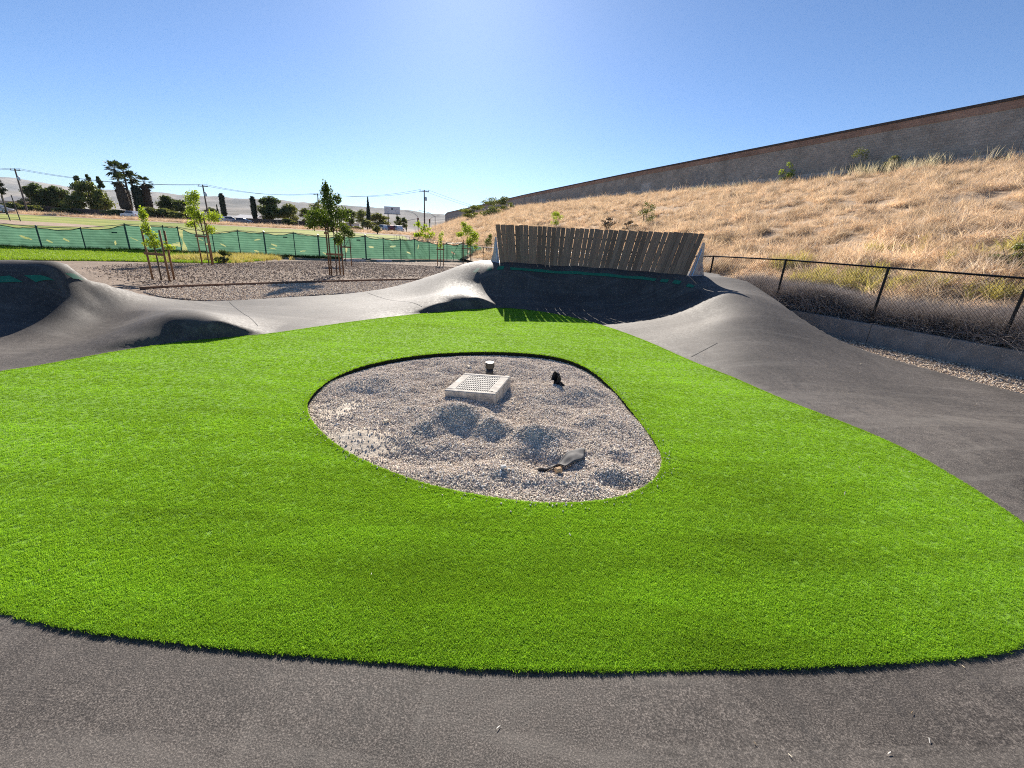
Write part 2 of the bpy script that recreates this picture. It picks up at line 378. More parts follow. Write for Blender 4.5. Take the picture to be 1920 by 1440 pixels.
def blade_mat(name, cols, trans, tfac=.35, rough=.5, patch=None, spec=.3, brush=False):
    t = NT(name); c = t.ramp(t.rand(), [(i / (len(cols) - 1), q) for i, q in enumerate(cols)])
    if patch:
        sc, lo, hi = patch; c = t.mix(1.0, c, t.ramp(t.noise(t.pos(), sc, 4, .6), [(.3, lo), (.7, hi)]), 'MULTIPLY')
    if brush: c = t.mix(1.0, c, t.ramp(t.noise(t.pos((.35, 2.4, 1), (0, 0, .15)), 1.7, 5, .65, .4), [(.3, .8), (.7, 1.16)]), 'MULTIPLY')
    t.color(c).rough(rough, spec).translucent(t.mix(1.0, c, trans, 'MULTIPLY'), tfac); return t.m
ASPHALT = asphalt_mat()
DIRT = dirt_mat("bare_dirt", (.09, .067, .05), (.25, .19, .145), (.44, .35, .27))
GREENPAINT = simple("green_track_paint", (.022, .18, .1), .6, var=.2, scale=30)
SEAM = simple("tar_seam", (.03, .03, .031), .8)
TURFBASE = simple("turf_backing", (.15, .28, .026), .95, var=.3, scale=60); TURFEDGE = simple("turf_cut_edge", (.012, .016, .008), .95)
TURFBLADE = blade_mat("turf_blade", [(.2, .375, .032), (.235, .43, .04), (.27, .475, .05), (.31, .51, .065)], (1.42, 1.35, .6), .42, .65, (.6, .84, 1.12), .05, True)
PITDIRT = dirt_mat("pit_fines", (.38, .32, .255), (.64, .55, .44), (.8, .71, .59))
def stone_mat(name, cols):
    t = NT(name); c = t.ramp(t.rand(), [(i / len(cols), q) for i, q in enumerate(cols)], 'CONSTANT')
    c = t.mix(1.0, c, t.ramp(t.noise(t.pos(), 90, 3, .6), [(.3, .7), (.7, 1.15)]), 'MULTIPLY'); t.color(c).rough(.85, .25); return t.m
GRAVEL = stone_mat("crushed_stone", [(.8, .69, .55), (.62, .53, .43), (.88, .79, .66), (.56, .48, .4), (.78, .64, .53), (.86, .77, .64), (.34, .3, .26), (.92, .86, .77), (.74, .65, .55), (.64, .53, .45)])
GRAVEL2 = stone_mat("tan_gravel", [(.6, .48, .35), (.5, .39, .28), (.72, .6, .46), (.36, .27, .2), (.56, .43, .31), (.78, .67, .53)])
CHIP = stone_mat("bark_chip", [(.26, .19, .14), (.38, .285, .215), (.5, .385, .295), (.18, .13, .095), (.33, .24, .18), (.6, .48, .375)])

# ------------------------------------------------------------------ pump track
gx = np.arange(-12, 9.4, .05); gy = np.arange(-3.4, 14.4, .05)
XX, YY = np.meshgrid(gx, gy); G = np.stack([XX.ravel(), YY.ravel()], 1)
dT = sdist(G, TURF); dO = sdist(G, OUTER); Z = track_z(G) + (fbm(G, 1.3, 3, 2) - .5) * .012
nx, ny = len(gx), len(gy); ii = (np.arange(ny - 1)[:, None] * nx + np.arange(nx - 1)[None]).ravel()
FQ = np.stack([ii, ii + 1, ii + nx + 1, ii + nx], 1)
FQ = FQ[(dO[FQ].min(1) < .9) & (dT[FQ].max(1) > -.3)]; used = np.unique(FQ); remap = np.full(len(G), -1); remap[used] = np.arange(len(used))
track = tag(obj("pump_track", mesh_np("pump_track", np.column_stack([G, Z])[used], remap[FQ], ASPHALT, True)), "dark asphalt pump track with banked turns around the green turf", "track", kind="structure")
track.shadow_terminator_geometry_offset = .3; track.shadow_terminator_normal_offset = .03
def ribbon(name, pts, wid, mat, parent, lift=.006, n=None):
    """strip lying on the track surface along plan points"""
    P = np.asarray(pts, float)[:, :2]; T = np.gradient(P, axis=0); T /= np.linalg.norm(T, axis=1)[:, None]; Nn = np.stack([-T[:, 1], T[:, 0]], 1)
    cols = np.linspace(-.5, .5, 5); V = np.vstack([P + Nn * wid * c for c in cols]); z = track_z(V) + (fbm(V, 1.3, 3, 2) - .5) * .012 + lift; m = len(P)
    Fs = [(c * m + i, (c + 1) * m + i, (c + 1) * m + i + 1, c * m + i + 1) for c in range(4) for i in range(m - 1)]
    return obj(name, mesh_np(name, np.column_stack([V, z]), Fs, mat, True), parent)
def wline(s, k0, k1, n=60):
    """plan line offset s from the plank feet"""
    k = np.linspace(k0, k1, n); kk = np.clip(k, 0, 399).astype(int); T = np.gradient(WBOT[:, :2], axis=0); T /= np.linalg.norm(T, axis=1)[:, None]
    return WBOT[kk, :2] + np.stack([T[kk, 1], -T[kk, 0]], 1) * s + T[kk] * ((k - kk) * .0145)[:, None]
ribbon("painted_stripe", wline(.34, 12, 352), .085, GREENPAINT, track, .012)
for a, b in ((362, 378), (388, 402), (414, 426)): ribbon("painted_dash", wline(.34, a, b, 10), .1, GREENPAINT, track, .012)
def line_px(A, B, n=14): A, B = np.array(A), np.array(B); return A + (B - A) * np.linspace(0, 1, n)[:, None]
def hit_track(x, y):
    d = ray(x, y); s_ = np.linspace(3, 16, 900) / np.linalg.norm(d[:2]); Q = _C + d[None] * s_[:, None]; k = np.argmax(Q[:, 2] < track_z(Q[:, :2])); return Q[k, :2]
for cs in (((-40, 520), (18, 519), (44, 531), (-22, 532)), ((46, 519), (80, 519), (104, 530), (68, 531)), ((122, 514), (140, 517), (160, 529), (138, 525)),
           ((894, 504), (900, 504), (894, 512), (886, 512)), ((916, 501.5), (924, 501.5), (920, 508.5), (911, 508.5)), ((934, 501), (946, 501), (943, 507.5), (931, 507.5))):
    a_, b_, c_, d_ = [hit_track(*q) for q in cs]; nu, nv = 10, 6; V = np.array([(a_ * (1 - u) + b_ * u) * (1 - v) + (d_ * (1 - u) + c_ * u) * v for v in np.linspace(0, 1, nv) for u in np.linspace(0, 1, nu)])
    ii = (np.arange(nv - 1)[:, None] * nu + np.arange(nu - 1)[None]).ravel(); zz = track_z(V) + (fbm(V, 1.3, 3, 2) - .5) * .012 + .014
    obj("painted_dash", mesh_np("painted_dash", np.column_stack([V, zz]), np.stack([ii, ii + nu, ii + nu + 1, ii + 1], 1), GREENPAINT, True), track)
for a, b in (((428, 566, 0), (484, 612, .04)), ((688, 547, .07), (806, 588, .02)), ((1344, 648, .15), (1296, 668, .04))):
    ribbon("construction_joint", line_px(pz(*a)[:2], pz(*b)[:2], 20), .011, SEAM, track, .004)

# ------------------------------------------------------------------ ground, playing field, far land
def axis(lo, hi, step, far_lo, far_hi, grow=1.22):
    a = list(np.arange(lo, hi + 1e-6, step)); s = step; b = [a[-1]]
    while b[-1] < far_hi: s *= grow; b.append(b[-1] + s)
    s = step; c = [a[0]]
    while c[-1] > far_lo: s *= grow; c.append(c[-1] - s)
    return np.array(c[:0:-1] + a + b[1:])
def land_z(X):
    y = X[:, 1]; z = ground_z(X) + .1 * 0
    z = z + (.85 * np.clip((y - 34) / 63, 0, 1) + .3 * np.clip((y - 98) / 10, 0, 1)) * np.clip((10 - X[:, 0]) / 12, 0, 1)
    return z
ax_ = axis(-13, 9.6, .3, -7000, 7000); ay_ = axis(-4, 14.6, .3, -60, 6200)
XX, YY = np.meshgrid(ax_, ay_); Gp = np.stack([XX.ravel(), YY.ravel()], 1); gd = np.full(len(Gp), 9.0)
nr = (np.abs(Gp[:, 0]) < 14) & (np.abs(Gp[:, 1] - 5) < 11); gd[nr] = sdist(Gp[nr], OUTER)
zg = land_z(Gp) - .33 * np.clip(-gd / .5 - .3, 0, 1)
nx, ny = len(ax_), len(ay_); ii = (np.arange(ny - 1)[:, None] * nx + np.arange(nx - 1)[None]).ravel()
ground = tag(obj("ground", mesh_np("ground", np.column_stack([Gp, zg]), np.stack([ii, ii + 1, ii + nx + 1, ii + nx], 1), DIRT, True)), "bare brown dirt ground around the pump track", "ground", kind="structure")
def pg(x, y):
    z = -.05
    for _ in range(12): q = pz(x, y, z); z = float(land_z(np.array([q[:2]]))[0])
    return np.array([q[0], q[1], z])
def patch(name, poly, mat, lift, step, label, cat, kind="structure", it=1):
    """a sheet following the land, cut to a plan outline"""
    P = smooth_poly(np.array(poly)[:, :2], it); bm = bmesh.new(); vs_ = [bm.verts.new((p[0], p[1], 0)) for p in P]; bm.faces.new(vs_)
    lo, hi = P.min(0), P.max(0)
    for ax, st in ((0, step), (1, step)):
        for c in np.arange(lo[ax] + st, hi[ax], st):
            co = (c, 0, 0) if ax == 0 else (0, c, 0); no = (1, 0, 0) if ax == 0 else (0, 1, 0)
            bmesh.ops.bisect_plane(bm, geom=bm.verts[:] + bm.edges[:] + bm.faces[:], plane_co=co, plane_no=no)
    X = np.array([v.co[:2] for v in bm.verts]); z = land_z(X) + lift
    for v, q in zip(bm.verts, z): v.co.z = q
    me = bpy.data.meshes.new(name); bm.to_mesh(me); bm.free(); me.materials.append(mat); me.polygons.foreach_set("use_smooth", np.ones(len(me.polygons), bool))
    return tag(obj(name, me), label, cat, kind=kind), P
FIELDM = grass_ground("field_grass", (.1, .15, .03), (.2, .25, .055), (.4, .38, .12), .25)
VERGEM = grass_ground("dry_verge", (.2, .13, .08), (.42, .3, .2), (.58, .44, .3), .3)
field, FIELD = patch("playing_field", [(-75, 30), (-30, 25.5), (-19, 29.5), (-13, 31), (-8, 33.5), (-3, 38), (-14, 60), (-26, 98), (-140, 98), (-160, 40)], FIELDM, .03, 6, "mown green and straw playing field behind the green screen fence", "field")
infield, _ = patch("infield", [(-85, 52), (-66, 50), (-54, 55), (-55, 60), (-66, 64), (-90, 64)], dirt_mat("infield_clay", (.25, .17, .12), (.38, .28, .2), (.46, .36, .27), .2), .06, 6, "reddish brown ball field infield left of the playing field", "infield")
verge, VERGE = patch("verge", [(-190, 97), (-30, 97), (-18, 97), (-12, 110), (-20, 135), (-60, 150), (-220, 150)], VERGEM, .03, 6, "strip of dry straw grass beyond the playing field", "verge")
road, _ = patch("road", [(-400, 109.5), (-40, 109), (-10, 112), (-12, 118), (-45, 114), (-400, 114)], simple("road_asphalt", (.12, .115, .11), .8, scale=1), .06, 10, "far asphalt road behind the dry verge", "road")
lawn_px = [(-260, 480), (-120, 463), (0, 463), (120, 466), (250, 471), (330, 475), (420, 478), (495, 482), (498, 489), (440, 493), (380, 494), (300, 492), (200, 490), (100, 489), (0, 488), (-150, 496)]
lawn, LAWN = patch("lawn_strip", [pg(*q)[:2] for q in lawn_px], grass_ground("lawn_soil", (.07, .11, .02), (.13, .19, .035), (.2, .24, .05), 1), .02, 2, "strip of bright green lawn in front of the green screen fence", "lawn")
bed_px = [(262, 545), (330, 541), (420, 537.5), (520, 534), (640, 530), (760, 527), (880, 524), (880, 540), (700, 548), (560, 556), (430, 567), (340, 562), (290, 556)]
bed, BED = patch("gravel_bed", [pg(*q)[:2] for q in bed_px], dirt_mat("bed_fines", (.2, .155, .115), (.4, .31, .23), (.58, .47, .36)), .01, 1, "tan gravel bed between the wooden edging and the track", "gravel bed")
lot, _ = patch("parking_lot", [(-22, 108), (4, 108), (8, 128), (-30, 128)], simple("lot_asphalt", (.22, .2, .18), .85, scale=1), .08, 6, "pale parking lot with white cars below the billboard", "lot")

# hills on the skyline
t = NT("hill_grass"); p = t.pos(); n1 = t.noise(p, .004, 6, .6); n2 = t.noise(p, .0013, 4)
t.color(t.mix(t.ramp(n2, [(.45, 0), (.6, .6)]), t.ramp(n1, [(.35, (.27, .245, .215)), (.6, (.43, .39, .345))]), (.2, .19, .16))).rough(1, 0)
HILLM = t.m
def hill(name, Y, prof, label, depth, seed):
    xs = np.linspace(prof[0][0], prof[-1][0], 160); ys = np.interp(xs, [q[0] for q in prof], [q[1] for q in prof])
    top = np.array([py(x, y, Y) for x, y in zip(xs, ys)]); rows = []
    for j, v in enumerate(np.linspace(0, 1, 18)):
        k = math.sin(v * math.pi / 2) ** 1.2; q = top.copy(); q[:, 1] = Y - depth * (1 - v); q[:, 0] = top[:, 0] * (q[:, 1] / Y)
        nz = (fbm(np.stack([top[:, 0], q[:, 1]], 1), .004, seed, 5) - .5)
        q[:, 2] = -2 + (top[:, 2] + 2) * k * (1 + .5 * nz * math.sin(v * math.pi)) + (fbm(np.stack([top[:, 0], q[:, 1]], 1), .012, seed + 9, 3) - .5) * 6 * v
        rows.append(q)
    back = top.copy(); back[:, 1] += depth; back[:, 2] = -5; rows.append(back)
    V = np.vstack(rows); m = len(xs); ii = (np.arange(len(rows) - 1)[:, None] * m + np.arange(m - 1)[None]).ravel()
    return tag(obj(name, mesh_np(name, V, np.stack([ii, ii + 1, ii + m + 1, ii + m], 1), HILLM, True)), label, "hill", kind="structure")
hill("hills", 5200, [(-250, 324), (-120, 328), (0, 334), (60, 340), (120, 352), (180, 356), (230, 358), (290, 361), (330, 366), (420, 371), (480, 375), (560, 381), (640, 385), (760, 395), (800, 402), (900, 409), (1000, 420), (1300, 440)], "pale bluish rolling hills along the skyline", 2200, 5)
hill("foothills", 3000, [(-250, 352), (-80, 354), (30, 360), (90, 366), (200, 380), (300, 383), (400, 388), (560, 397), (700, 408), (800, 416), (860, 413), (900, 416), (1000, 430), (1200, 446)], "lower straw coloured foothills in front of the hazy hills", 1500, 17)

# ------------------------------------------------------------------ artificial turf
bm = bmesh.new()
def loop(P, z): 
    v = [bm.verts.new((p[0], p[1], z)) for p in P]; return v, [bm.edges.new((v[i], v[(i + 1) % len(v)])) for i in range(len(v))]
va, ea = loop(TURF, .008); vb, eb = loop(PIT, .008)
bmesh.ops.triangle_fill(bm, use_beauty=True, use_dissolve=False, edges=ea + eb)
for P, v in ((TURF, va), (PIT, vb)):
    lo = [bm.verts.new((p[0], p[1], -.09)) for p in P]
    for i in range(len(P)):
        j = (i + 1) % len(P); bm.faces.new((v[i], v[j], lo[j], lo[i])).material_index = 1
bmesh.ops.recalc_face_normals(bm, faces=bm.faces[:])
me = bpy.data.meshes.new("artificial_turf"); bm.to_mesh(me); bm.free(); me.materials.append(TURFBASE); me.materials.append(TURFEDGE)
turf = tag(obj("artificial_turf", me), "bright green artificial turf carpet around the gravel pit", "turf", kind="stuff")
def turf_pts_of(n, w): P = sample_poly(TURF, n, w); return P[~inside(P, PIT)]
NB = 300000
def wden(P): r2 = P[:, 0] ** 2 + P[:, 1] ** 2 + 2.2; return np.clip(5.2 / r2, .12, 1)
P = turf_pts_of(NB, wden)
def edge_pts(poly, n, inset):
    A = poly; B = np.roll(A, -1, 0); L = np.linalg.norm(B - A, axis=1); k = rng.choice(len(A), n, p=L / L.sum()); u = rng.random(n)[:, None]
    q = A[k] + (B[k] - A[k]) * u; return q + rng.normal(0, inset, (n, 2))
near = TURF[(TURF[:, 1] < 2.6)]
E1 = edge_pts(TURF, 9000, .004); E2 = edge_pts(PIT, 5000, .004)
P = np.vstack([P, E1, E2]); n = len(P); dist = np.hypot(P[:, 0], P[:, 1]); sc = np.clip(.82 + dist * .045, .9, 1.35)
ang = fbm(P, .5, 40, 3) * 9 + rng.normal(0, .9, n); tilt = np.abs(rng.normal(.22, .08, n)) + .25 * (fbm(P, .9, 44, 3) - .5)
lay = fbm(np.stack([P[:, 0] * .5, P[:, 1] * 2.2], 1), .8, 40, 4) * 7; R = np.stack([-tilt * np.cos(lay), tilt * np.sin(lay), rng.uniform(0, 6.28, n)], 1)
S = np.stack([sc * 1.1, sc * 1.1, rng.uniform(.85, 1.1, n) * (.8 + .4 * fbm(np.stack([P[:, 0] * .6, P[:, 1] * 2.4], 1), 1.6, 77, 4))], 1)
bl = scatter("turf_blades", np.column_stack([P, np.full(n, .006)]), R, S, rng.integers(0, 4, n), [blade_mesh("turf_tuft_%d" % k, 12, .0125, .0026, .0135, .55, 60 + k, TURFBLADE) for k in range(4)], turf)
bl["kind"] = "stuff"

# ------------------------------------------------------------------ gravel pit
c0 = pz(905, 800, 0)[:2]
def bump_at(X, px, py_, h, rx, ry, rot=0):
    c = pz(px, py_, 0)[:2]; d = X - c; cr, sr = math.cos(rot), math.sin(rot); u = d[:, 0] * cr + d[:, 1] * sr; v = -d[:, 0] * sr + d[:, 1] * cr
    return h * np.exp(-((u / rx) ** 2 + (v / ry) ** 2))
def pit_z(X):
    X = np.atleast_2d(X); d = -sdist(X, PIT); z = -.05 + .055 * np.clip(d / .5, 0, 1) + np.where(X[:, 1] < 3.6, .03 * np.clip((3.6 - X[:, 1]) / .8, 0, 1), 0)
    z += bump_at(X, 856, 790, .17, .3, .17) + bump_at(X, 800, 806, .07, .18, .12) + bump_at(X, 925, 806, .09, .16, .12) + bump_at(X, 1008, 822, .13, .2, .13) + bump_at(X, 1045, 815, .05, .15, .1) + bump_at(X, 880, 760, .05, .5, .25) - bump_at(X, 880, 856, .08, .32, .16) - bump_at(X, 1012, 866, .08, .2, .12)
    z += bump_at(X, 675, 815, .04, .3, .25) + bump_at(X, 1180, 800, .05, .4, .4) + bump_at(X, 1090, 735, .06, .5, .25) - bump_at(X, 1165, 905, .06, .18, .1) - bump_at(X, 760, 850, .05, .25, .15)
    z += bump_at(X, 700, 720, .05, .6, .3) + ((fbm(X, 2.6, 21, 4) - .5) * .1 + (fbm(X, 5.5, 25, 3) - .5) * .06) * np.clip(d / .25, 0.1, 1)
    return z
lo, hi = PIT.min(0) - .1, PIT.max(0) + .1; st = .03; gx = np.arange(lo[0], hi[0], st); gy = np.arange(lo[1], hi[1], st); XX, YY = np.meshgrid(gx, gy); Gq = np.stack([XX.ravel(), YY.ravel()], 1)
nx, ny = len(gx), len(gy); ii = (np.arange(ny - 1)[:, None] * nx + np.arange(nx - 1)[None]).ravel(); FQ = np.stack([ii, ii + 1, ii + nx + 1, ii + nx], 1)
dp = sdist(Gq, PIT); FQ = FQ[dp[FQ].min(1) < .03]
pit = tag(obj("gravel_pit", mesh_np("gravel_pit", np.column_stack([Gq, pit_z(Gq) - .004]), FQ, PITDIRT, True)), "mounded pit of crushed stone in the middle of the turf", "gravel", kind="stuff")
def sandw(P): return 1 - .93 * np.clip(bump_at(P, 655, 832, 1.5, .4, .26) + bump_at(P, 610, 770, 1.1, .34, .4) * (.4 + vnoise(P, 5, 9)), 0, 1)
P = sample_poly(PIT, 130000, sandw); n = len(P)
s = rng.gamma(8, .00056, n) + .001; s = np.where(rng.random(n) < .03, s * 1.7, s)
pb = scatter("crushed_stone", np.column_stack([P, pit_z(P) + s * rng.uniform(-.55, .3, n)]), rng.uniform(-3, 3, (n, 3)), s, rng.integers(0, 6, n), [pebble_mesh("stone_%d" % k, 300 + k, GRAVEL) for k in range(6)], pit)
pb["kind"] = "stuff"
# outer gravels and mulch
P = sample_poly(BED, 26000); P = P[sdist(P, OUTER) > -.02]; n = len(P); s = rng.uniform(.012, .028, n)
q = scatter("bed_gravel", np.column_stack([P, land_z(P) + .012]), rng.uniform(-3, 3, (n, 3)), s, rng.integers(0, 4, n), [pebble_mesh("bed_stone_%d" % k, 320 + k, GRAVEL2) for k in range(4)], bed); q["kind"] = "stuff"
MUL = smooth_poly([pg(*q)[:2] for q in [(130, 503), (200, 496), (300, 492), (430, 494), (520, 488), (700, 489), (820, 494), (905, 497), (870, 520), (760, 526), (640, 529), (420, 536), (265, 543), (200, 530)]], 1)
P = sample_poly(MUL, 42000, lambda q: np.clip(-sdist(q, MUL) / 1.2, .02, 1) * (.4 + .6 * vnoise(q, 1.2, 8))); P = P[sdist(P, OUTER) > 0]; n = len(P); s = rng.uniform(.012, .03, n)
chips = scatter("bark_mulch", np.column_stack([P, land_z(P) + .008]), np.column_stack([rng.normal(0, .5, (n, 2)), rng.uniform(0, 6, n)]), np.stack([s * 1.2, s * .6, s * .25], 1), rng.integers(0, 3, n), [pebble_mesh("chip_%d" % k, 340 + k, CHIP) for k in range(3)])
tag(chips, "brown bark mulch spread around the staked saplings", "mulch", kind="stuff")

# retaining wall line (plan): runs away from the camera at the right
RW0 = pz(1920, 661, .35)[:2]; RWD = np.array([-.4135, .9105]); RWD /= np.linalg.norm(RWD); RWN = np.array([RWD[1], -RWD[0]])
def rw(s, off=0.0): return RW0 + RWD * s + RWN * off
STRIP = np.array([rw(-7, .05), rw(6.5, .05), rw(6.5, -1.5), rw(3, -1.6), rw(-1.5, -1.3), rw(-7, -1.8)])
P = sample_poly(STRIP, 16000); P = P[sdist(P, OUTER) > -.02]; n = len(P); s = rng.uniform(.007, .018, n)
q = scatter("edge_gravel", np.column_stack([P, land_z(P) + .006]), rng.uniform(-3, 3, (n, 3)), s, rng.integers(0, 4, n), [pebble_mesh("edge_stone_%d" % k, 360 + k, GRAVEL2) for k in range(4)])
tag(q, "strip of tan pebbles between the track and the concrete retaining wall", "gravel", kind="stuff")

# ------------------------------------------------------------------ plank wall ride
def wood(name, a, b, c, grain=(60, 60, 3.0)):
    t = NT(name); p = t.pos(grain, obj=True); r = t.rand(); add = t.new("ShaderNodeVectorMath", operation='ADD'); t.l.new(p, add.inputs[0])
    cm = t.new("ShaderNodeCombineXYZ"); t.l.new(t.math('MULTIPLY', r, 57.0), cm.inputs[0]); t.l.new(t.math('MULTIPLY', r, 31.0), cm.inputs[2]); t.l.new(cm.outputs[0], add.inputs[1]); v = add.outputs[0]
    g = t.noise(v, 1.0, 5, .65, .4); k = t.ramp(g, [(.25, a), (.5, b), (.78, c)])
    k = t.mix(1.0, k, t.ramp(r, [(0, (.72, .69, .67)), (.4, (1, 1, 1)), (.7, (1.12, 1.03, .97)), (1, (.85, .86, .88))]), 'MULTIPLY')
    kn = t.voro(t.pos((9, 9, 3.2), obj=True), 1.0); k = t.mix(t.ramp(kn, [(.08, .7), (.16, 0)]), k, tuple(np.array(a) * .5))
    t.color(k).rough(.82, .2).bump(g, .35, .004); return t.m
PLANK = wood("weathered_plank", (.17, .1, .066), (.33, .21, .142), (.45, .305, .215))
RAILW = wood("framing_lumber", (.09, .06, .04), (.18, .12, .08), (.25, .18, .12))
GALV = simple("galvanised_sheet", (.42, .47, .54), .42, .85, .1, 4)
def orient(o, base, top, face, parent_loc):
    """place a unit-height piece so local z runs base->top and local y points along face"""
    z = Vector(top - base); L = z.length; z.normalize(); y = Vector(face); y = (y - z * y.dot(z)).normalized(); x = y.cross(z)
    M = Matrix((x, y, z)).transposed().to_4x4(); M.translation = Vector(base) - Vector(parent_loc); o.matrix_basis = M @ Matrix.Diagonal((1, 1, L, 1)); return o
wloc = tuple(WBOT[200]); wr = empty("wall_ride", wloc); tag(wr, "curved wall ride of weathered brown planks on the centre bank", "wall ride")
NPL = 43; arc = np.concatenate([[0], np.cumsum(np.linalg.norm(np.diff(WTOP, axis=0), axis=1))]); arc_n = arc / arc[-1]
pw = arc[-1] / NPL
pm = []
for v in range(3):
    w_ = pw * (.9, .915, .885)[v]; mbp = MB().box((0, 0, .5), (w_, .024, 1)); 
    me = bpy.data.meshes.new("plank"); me.from_pydata(mbp.v, [], mbp.f); bmx = bmesh.new(); bmx.from_mesh(me); bmesh.ops.bevel(bmx, geom=[e for e in bmx.edges], offset=.002, segments=1, affect='EDGES'); bmx.to_mesh(me); bmx.free(); me.materials.append(PLANK); pm.append(me)
TN = np.gradient(WTOP[:, :2], axis=0); TN /= np.linalg.norm(TN, axis=1)[:, None]
for k in range(NPL):
    i = int(np.interp((k + .5) / NPL, arc_n, np.arange(400))); b = WBOT[i].copy(); t_ = WTOP[i].copy()
    d = (t_ - b) / np.linalg.norm(t_ - b); b = b - d * rng.uniform(.0, .035); t_ = t_ + d * rng.uniform(-.012, .012)
    b[2] -= .03; tw = rng.normal(0, .004, 2); t_[:2] += TN[i] * tw[0]; b[:2] += TN[i] * tw[1]
    o = bpy.data.objects.new("plank", pm[k % 3]); link(o, wr); orient(o, b, t_, (TN[i][1], -TN[i][0], 0), wloc)
L0 = np.array(wloc)
for q in (.2, .46, .74):                                               # rails behind the planks
    idx = np.linspace(2, 397, 40).astype(int); pts = WBOT[idx] * (1 - q) + WTOP[idx] * q; pts = pts + np.column_stack([-TN[idx][:, 1], TN[idx][:, 0], np.zeros(40)]) * .035
    m_ = MB()
    for a, b in zip(pts[:-1], pts[1:]):
        dd = b - a; yaw = math.atan2(dd[1], dd[0]); m_.box((a + b) / 2 - L0, (np.linalg.norm(dd) + .01, .04, .045), (0, 0, yaw))
    m_.build("rail", RAILW, wr)
def tri_panel(k, back, topq, sgn):
    """galvanised end gusset standing behind the planks"""
    b = WBOT[k]; t_ = WTOP[k]; n = np.array([-TN[k][1], TN[k][0], 0]); tg = np.array([TN[k][0], TN[k][1], 0]) * sgn
    p0 = b + n * .02 + tg * .06; p0[2] = .955; p1 = p0 + n * back[0] + tg * .1; p1[2] = .955; p2 = b + (t_ - b) * topq + n * (.10) + tg * .07; p3 = b + (t_ - b) * topq + n * .02 + tg * .06; pm_ = p1 * .55 + p2 * .45; pm_ += (p0 - pm_) * .12
    P_ = [p - L0 for p in (p0, p1, pm_, p2, p3)]; th = tg * .012; m_ = MB(); m_.add(list(P_) + [p + th for p in P_], [(0, 1, 2, 3, 4), (9, 8, 7, 6, 5), (0, 5, 6, 1), (1, 6, 7, 2), (2, 7, 8, 3), (3, 8, 9, 4), (4, 9, 5, 0)])
    o = m_.build("side_panel", GALV, wr)
    rib = MB(); a, c = P_[0] + (P_[1] - P_[0]) * .2 + th * 1.4 + np.array([0, 0, .01]), P_[3] * .8 + P_[0] * .2 + th * 1.4; rib.tube([a, c], .012, 6); rib.build("stiffener", GALV, o)
    foot = MB(); foot.tube([P_[0] + th * 1.3, P_[1] + th * 1.3], .013, 6); foot.build("base_flange", GALV, o)
    return o, P_, th
oL, _, _ = tri_panel(2, (.52, 0), .66, -1); oR, PR, th = tri_panel(397, (.62, 0), .8, 1)
ct = PR[0] * .3 + PR[1] * .47 + PR[3] * .23 + th * 1.15; ex = (PR[1] - PR[0]); ex /= np.linalg.norm(ex); ez = np.array([0, 0, 1.])
if True:                                                              # round maker's mark on the right panel
    RED = simple("faded_red_print", (.55, .3, .26), .6); e_ = MB(); n_ = 24
    for r0, r1 in ((.058, .07), (.0, .022)):
        for k in range(n_):
            a0, a1 = 2 * math.pi * k / n_, 2 * math.pi * (k + 1) / n_; f = lambda r, a: ct + ex * r * math.cos(a) + ez * r * math.sin(a)
            e_.add([f(r0, a0), f(r1, a0), f(r1, a1), f(r0, a1)], [(0, 1, 2, 3)])
    for a in np.arange(0, 6.2, 1.05):
        f = lambda r, da: ct + ex * r * math.cos(a + da) + ez * r * math.sin(a + da); e_.add([f(.03, -.2), f(.05, -.12), f(.05, .12), f(.03, .2)], [(0, 1, 2, 3)])
    e_.build("emblem", RED, oR)

# ------------------------------------------------------------------ drain box, riser, scraps
CONC = simple("pale_concrete", (.44, .4, .35), .85, var=.34, scale=14, bump=.3)
gA, gB, gC, gD = pz(838, 733, .13), pz(947, 741, .17), pz(951, 704, .17), pz(857, 697, .13)
dl = empty("drain_box", tuple((gA + gB + gC + gD) / 4)); tag(dl, "tilted pale concrete drain box with a slotted grate on the gravel", "drain box")
gc = (gA + gB + gC + gD) / 4; ux = ((gB - gA) + (gC - gD)) / 2; uy = ((gD - gA) + (gC - gB)) / 2; gw, gh = np.linalg.norm(ux), np.linalg.norm(uy); ux /= gw; gw *= .9; gh *= .93; uz = np.cross(ux, uy); uz /= np.linalg.norm(uz); uy = np.cross(uz, ux)
M = Matrix((ux, uy, uz)).transposed(); dl.rotation_euler = M.to_euler()
def fr(x0, x1, y0, y1, z0, z1, m_): return m_.box(((x0 + x1) / 2, (y0 + y1) / 2, (z0 + z1) / 2), (x1 - x0, y1 - y0, z1 - z0))
hw, hh = gw / 2, gh / 2; ix, iy = hw - .1, hh - .055
m_ = MB(); fr(-hw, hw, -hh, -iy, -.2, 0, m_); fr(-hw, hw, iy, hh, -.2, 0, m_); fr(-hw, -ix, -iy + .0005, iy - .0005, -.2, -.0008, m_); fr(ix, hw, -iy + .0005, iy - .0005, -.2, -.0008, m_); m_.build("frame", CONC, dl, bevel=.008)
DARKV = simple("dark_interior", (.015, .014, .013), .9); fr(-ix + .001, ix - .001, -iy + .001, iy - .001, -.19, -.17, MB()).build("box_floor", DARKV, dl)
m_ = MB(); nxs, nys = 18, 8; px_, py__ = 2 * ix / nxs, 2 * iy / nys
for k in range(nxs + 1): fr(-ix + k * px_ - px_ * .18, -ix + k * px_ + px_ * .18, -iy + .001, iy - .001, -.03, -.006, m_)
for k in range(nys + 1): fr(-ix + .001, ix - .001, -iy + k * py__ - py__ * .13, -iy + k * py__ + py__ * .13, -.034, -.005, m_)
m_.build("grate", simple("cast_grate", (.36, .335, .3), .7, scale=20), dl)
MB().tube([(ix + .045, -hh + .06, -.004), (ix + .045, -hh + .06, .003)], .011, 10).build("bolt", DARKV, dl)
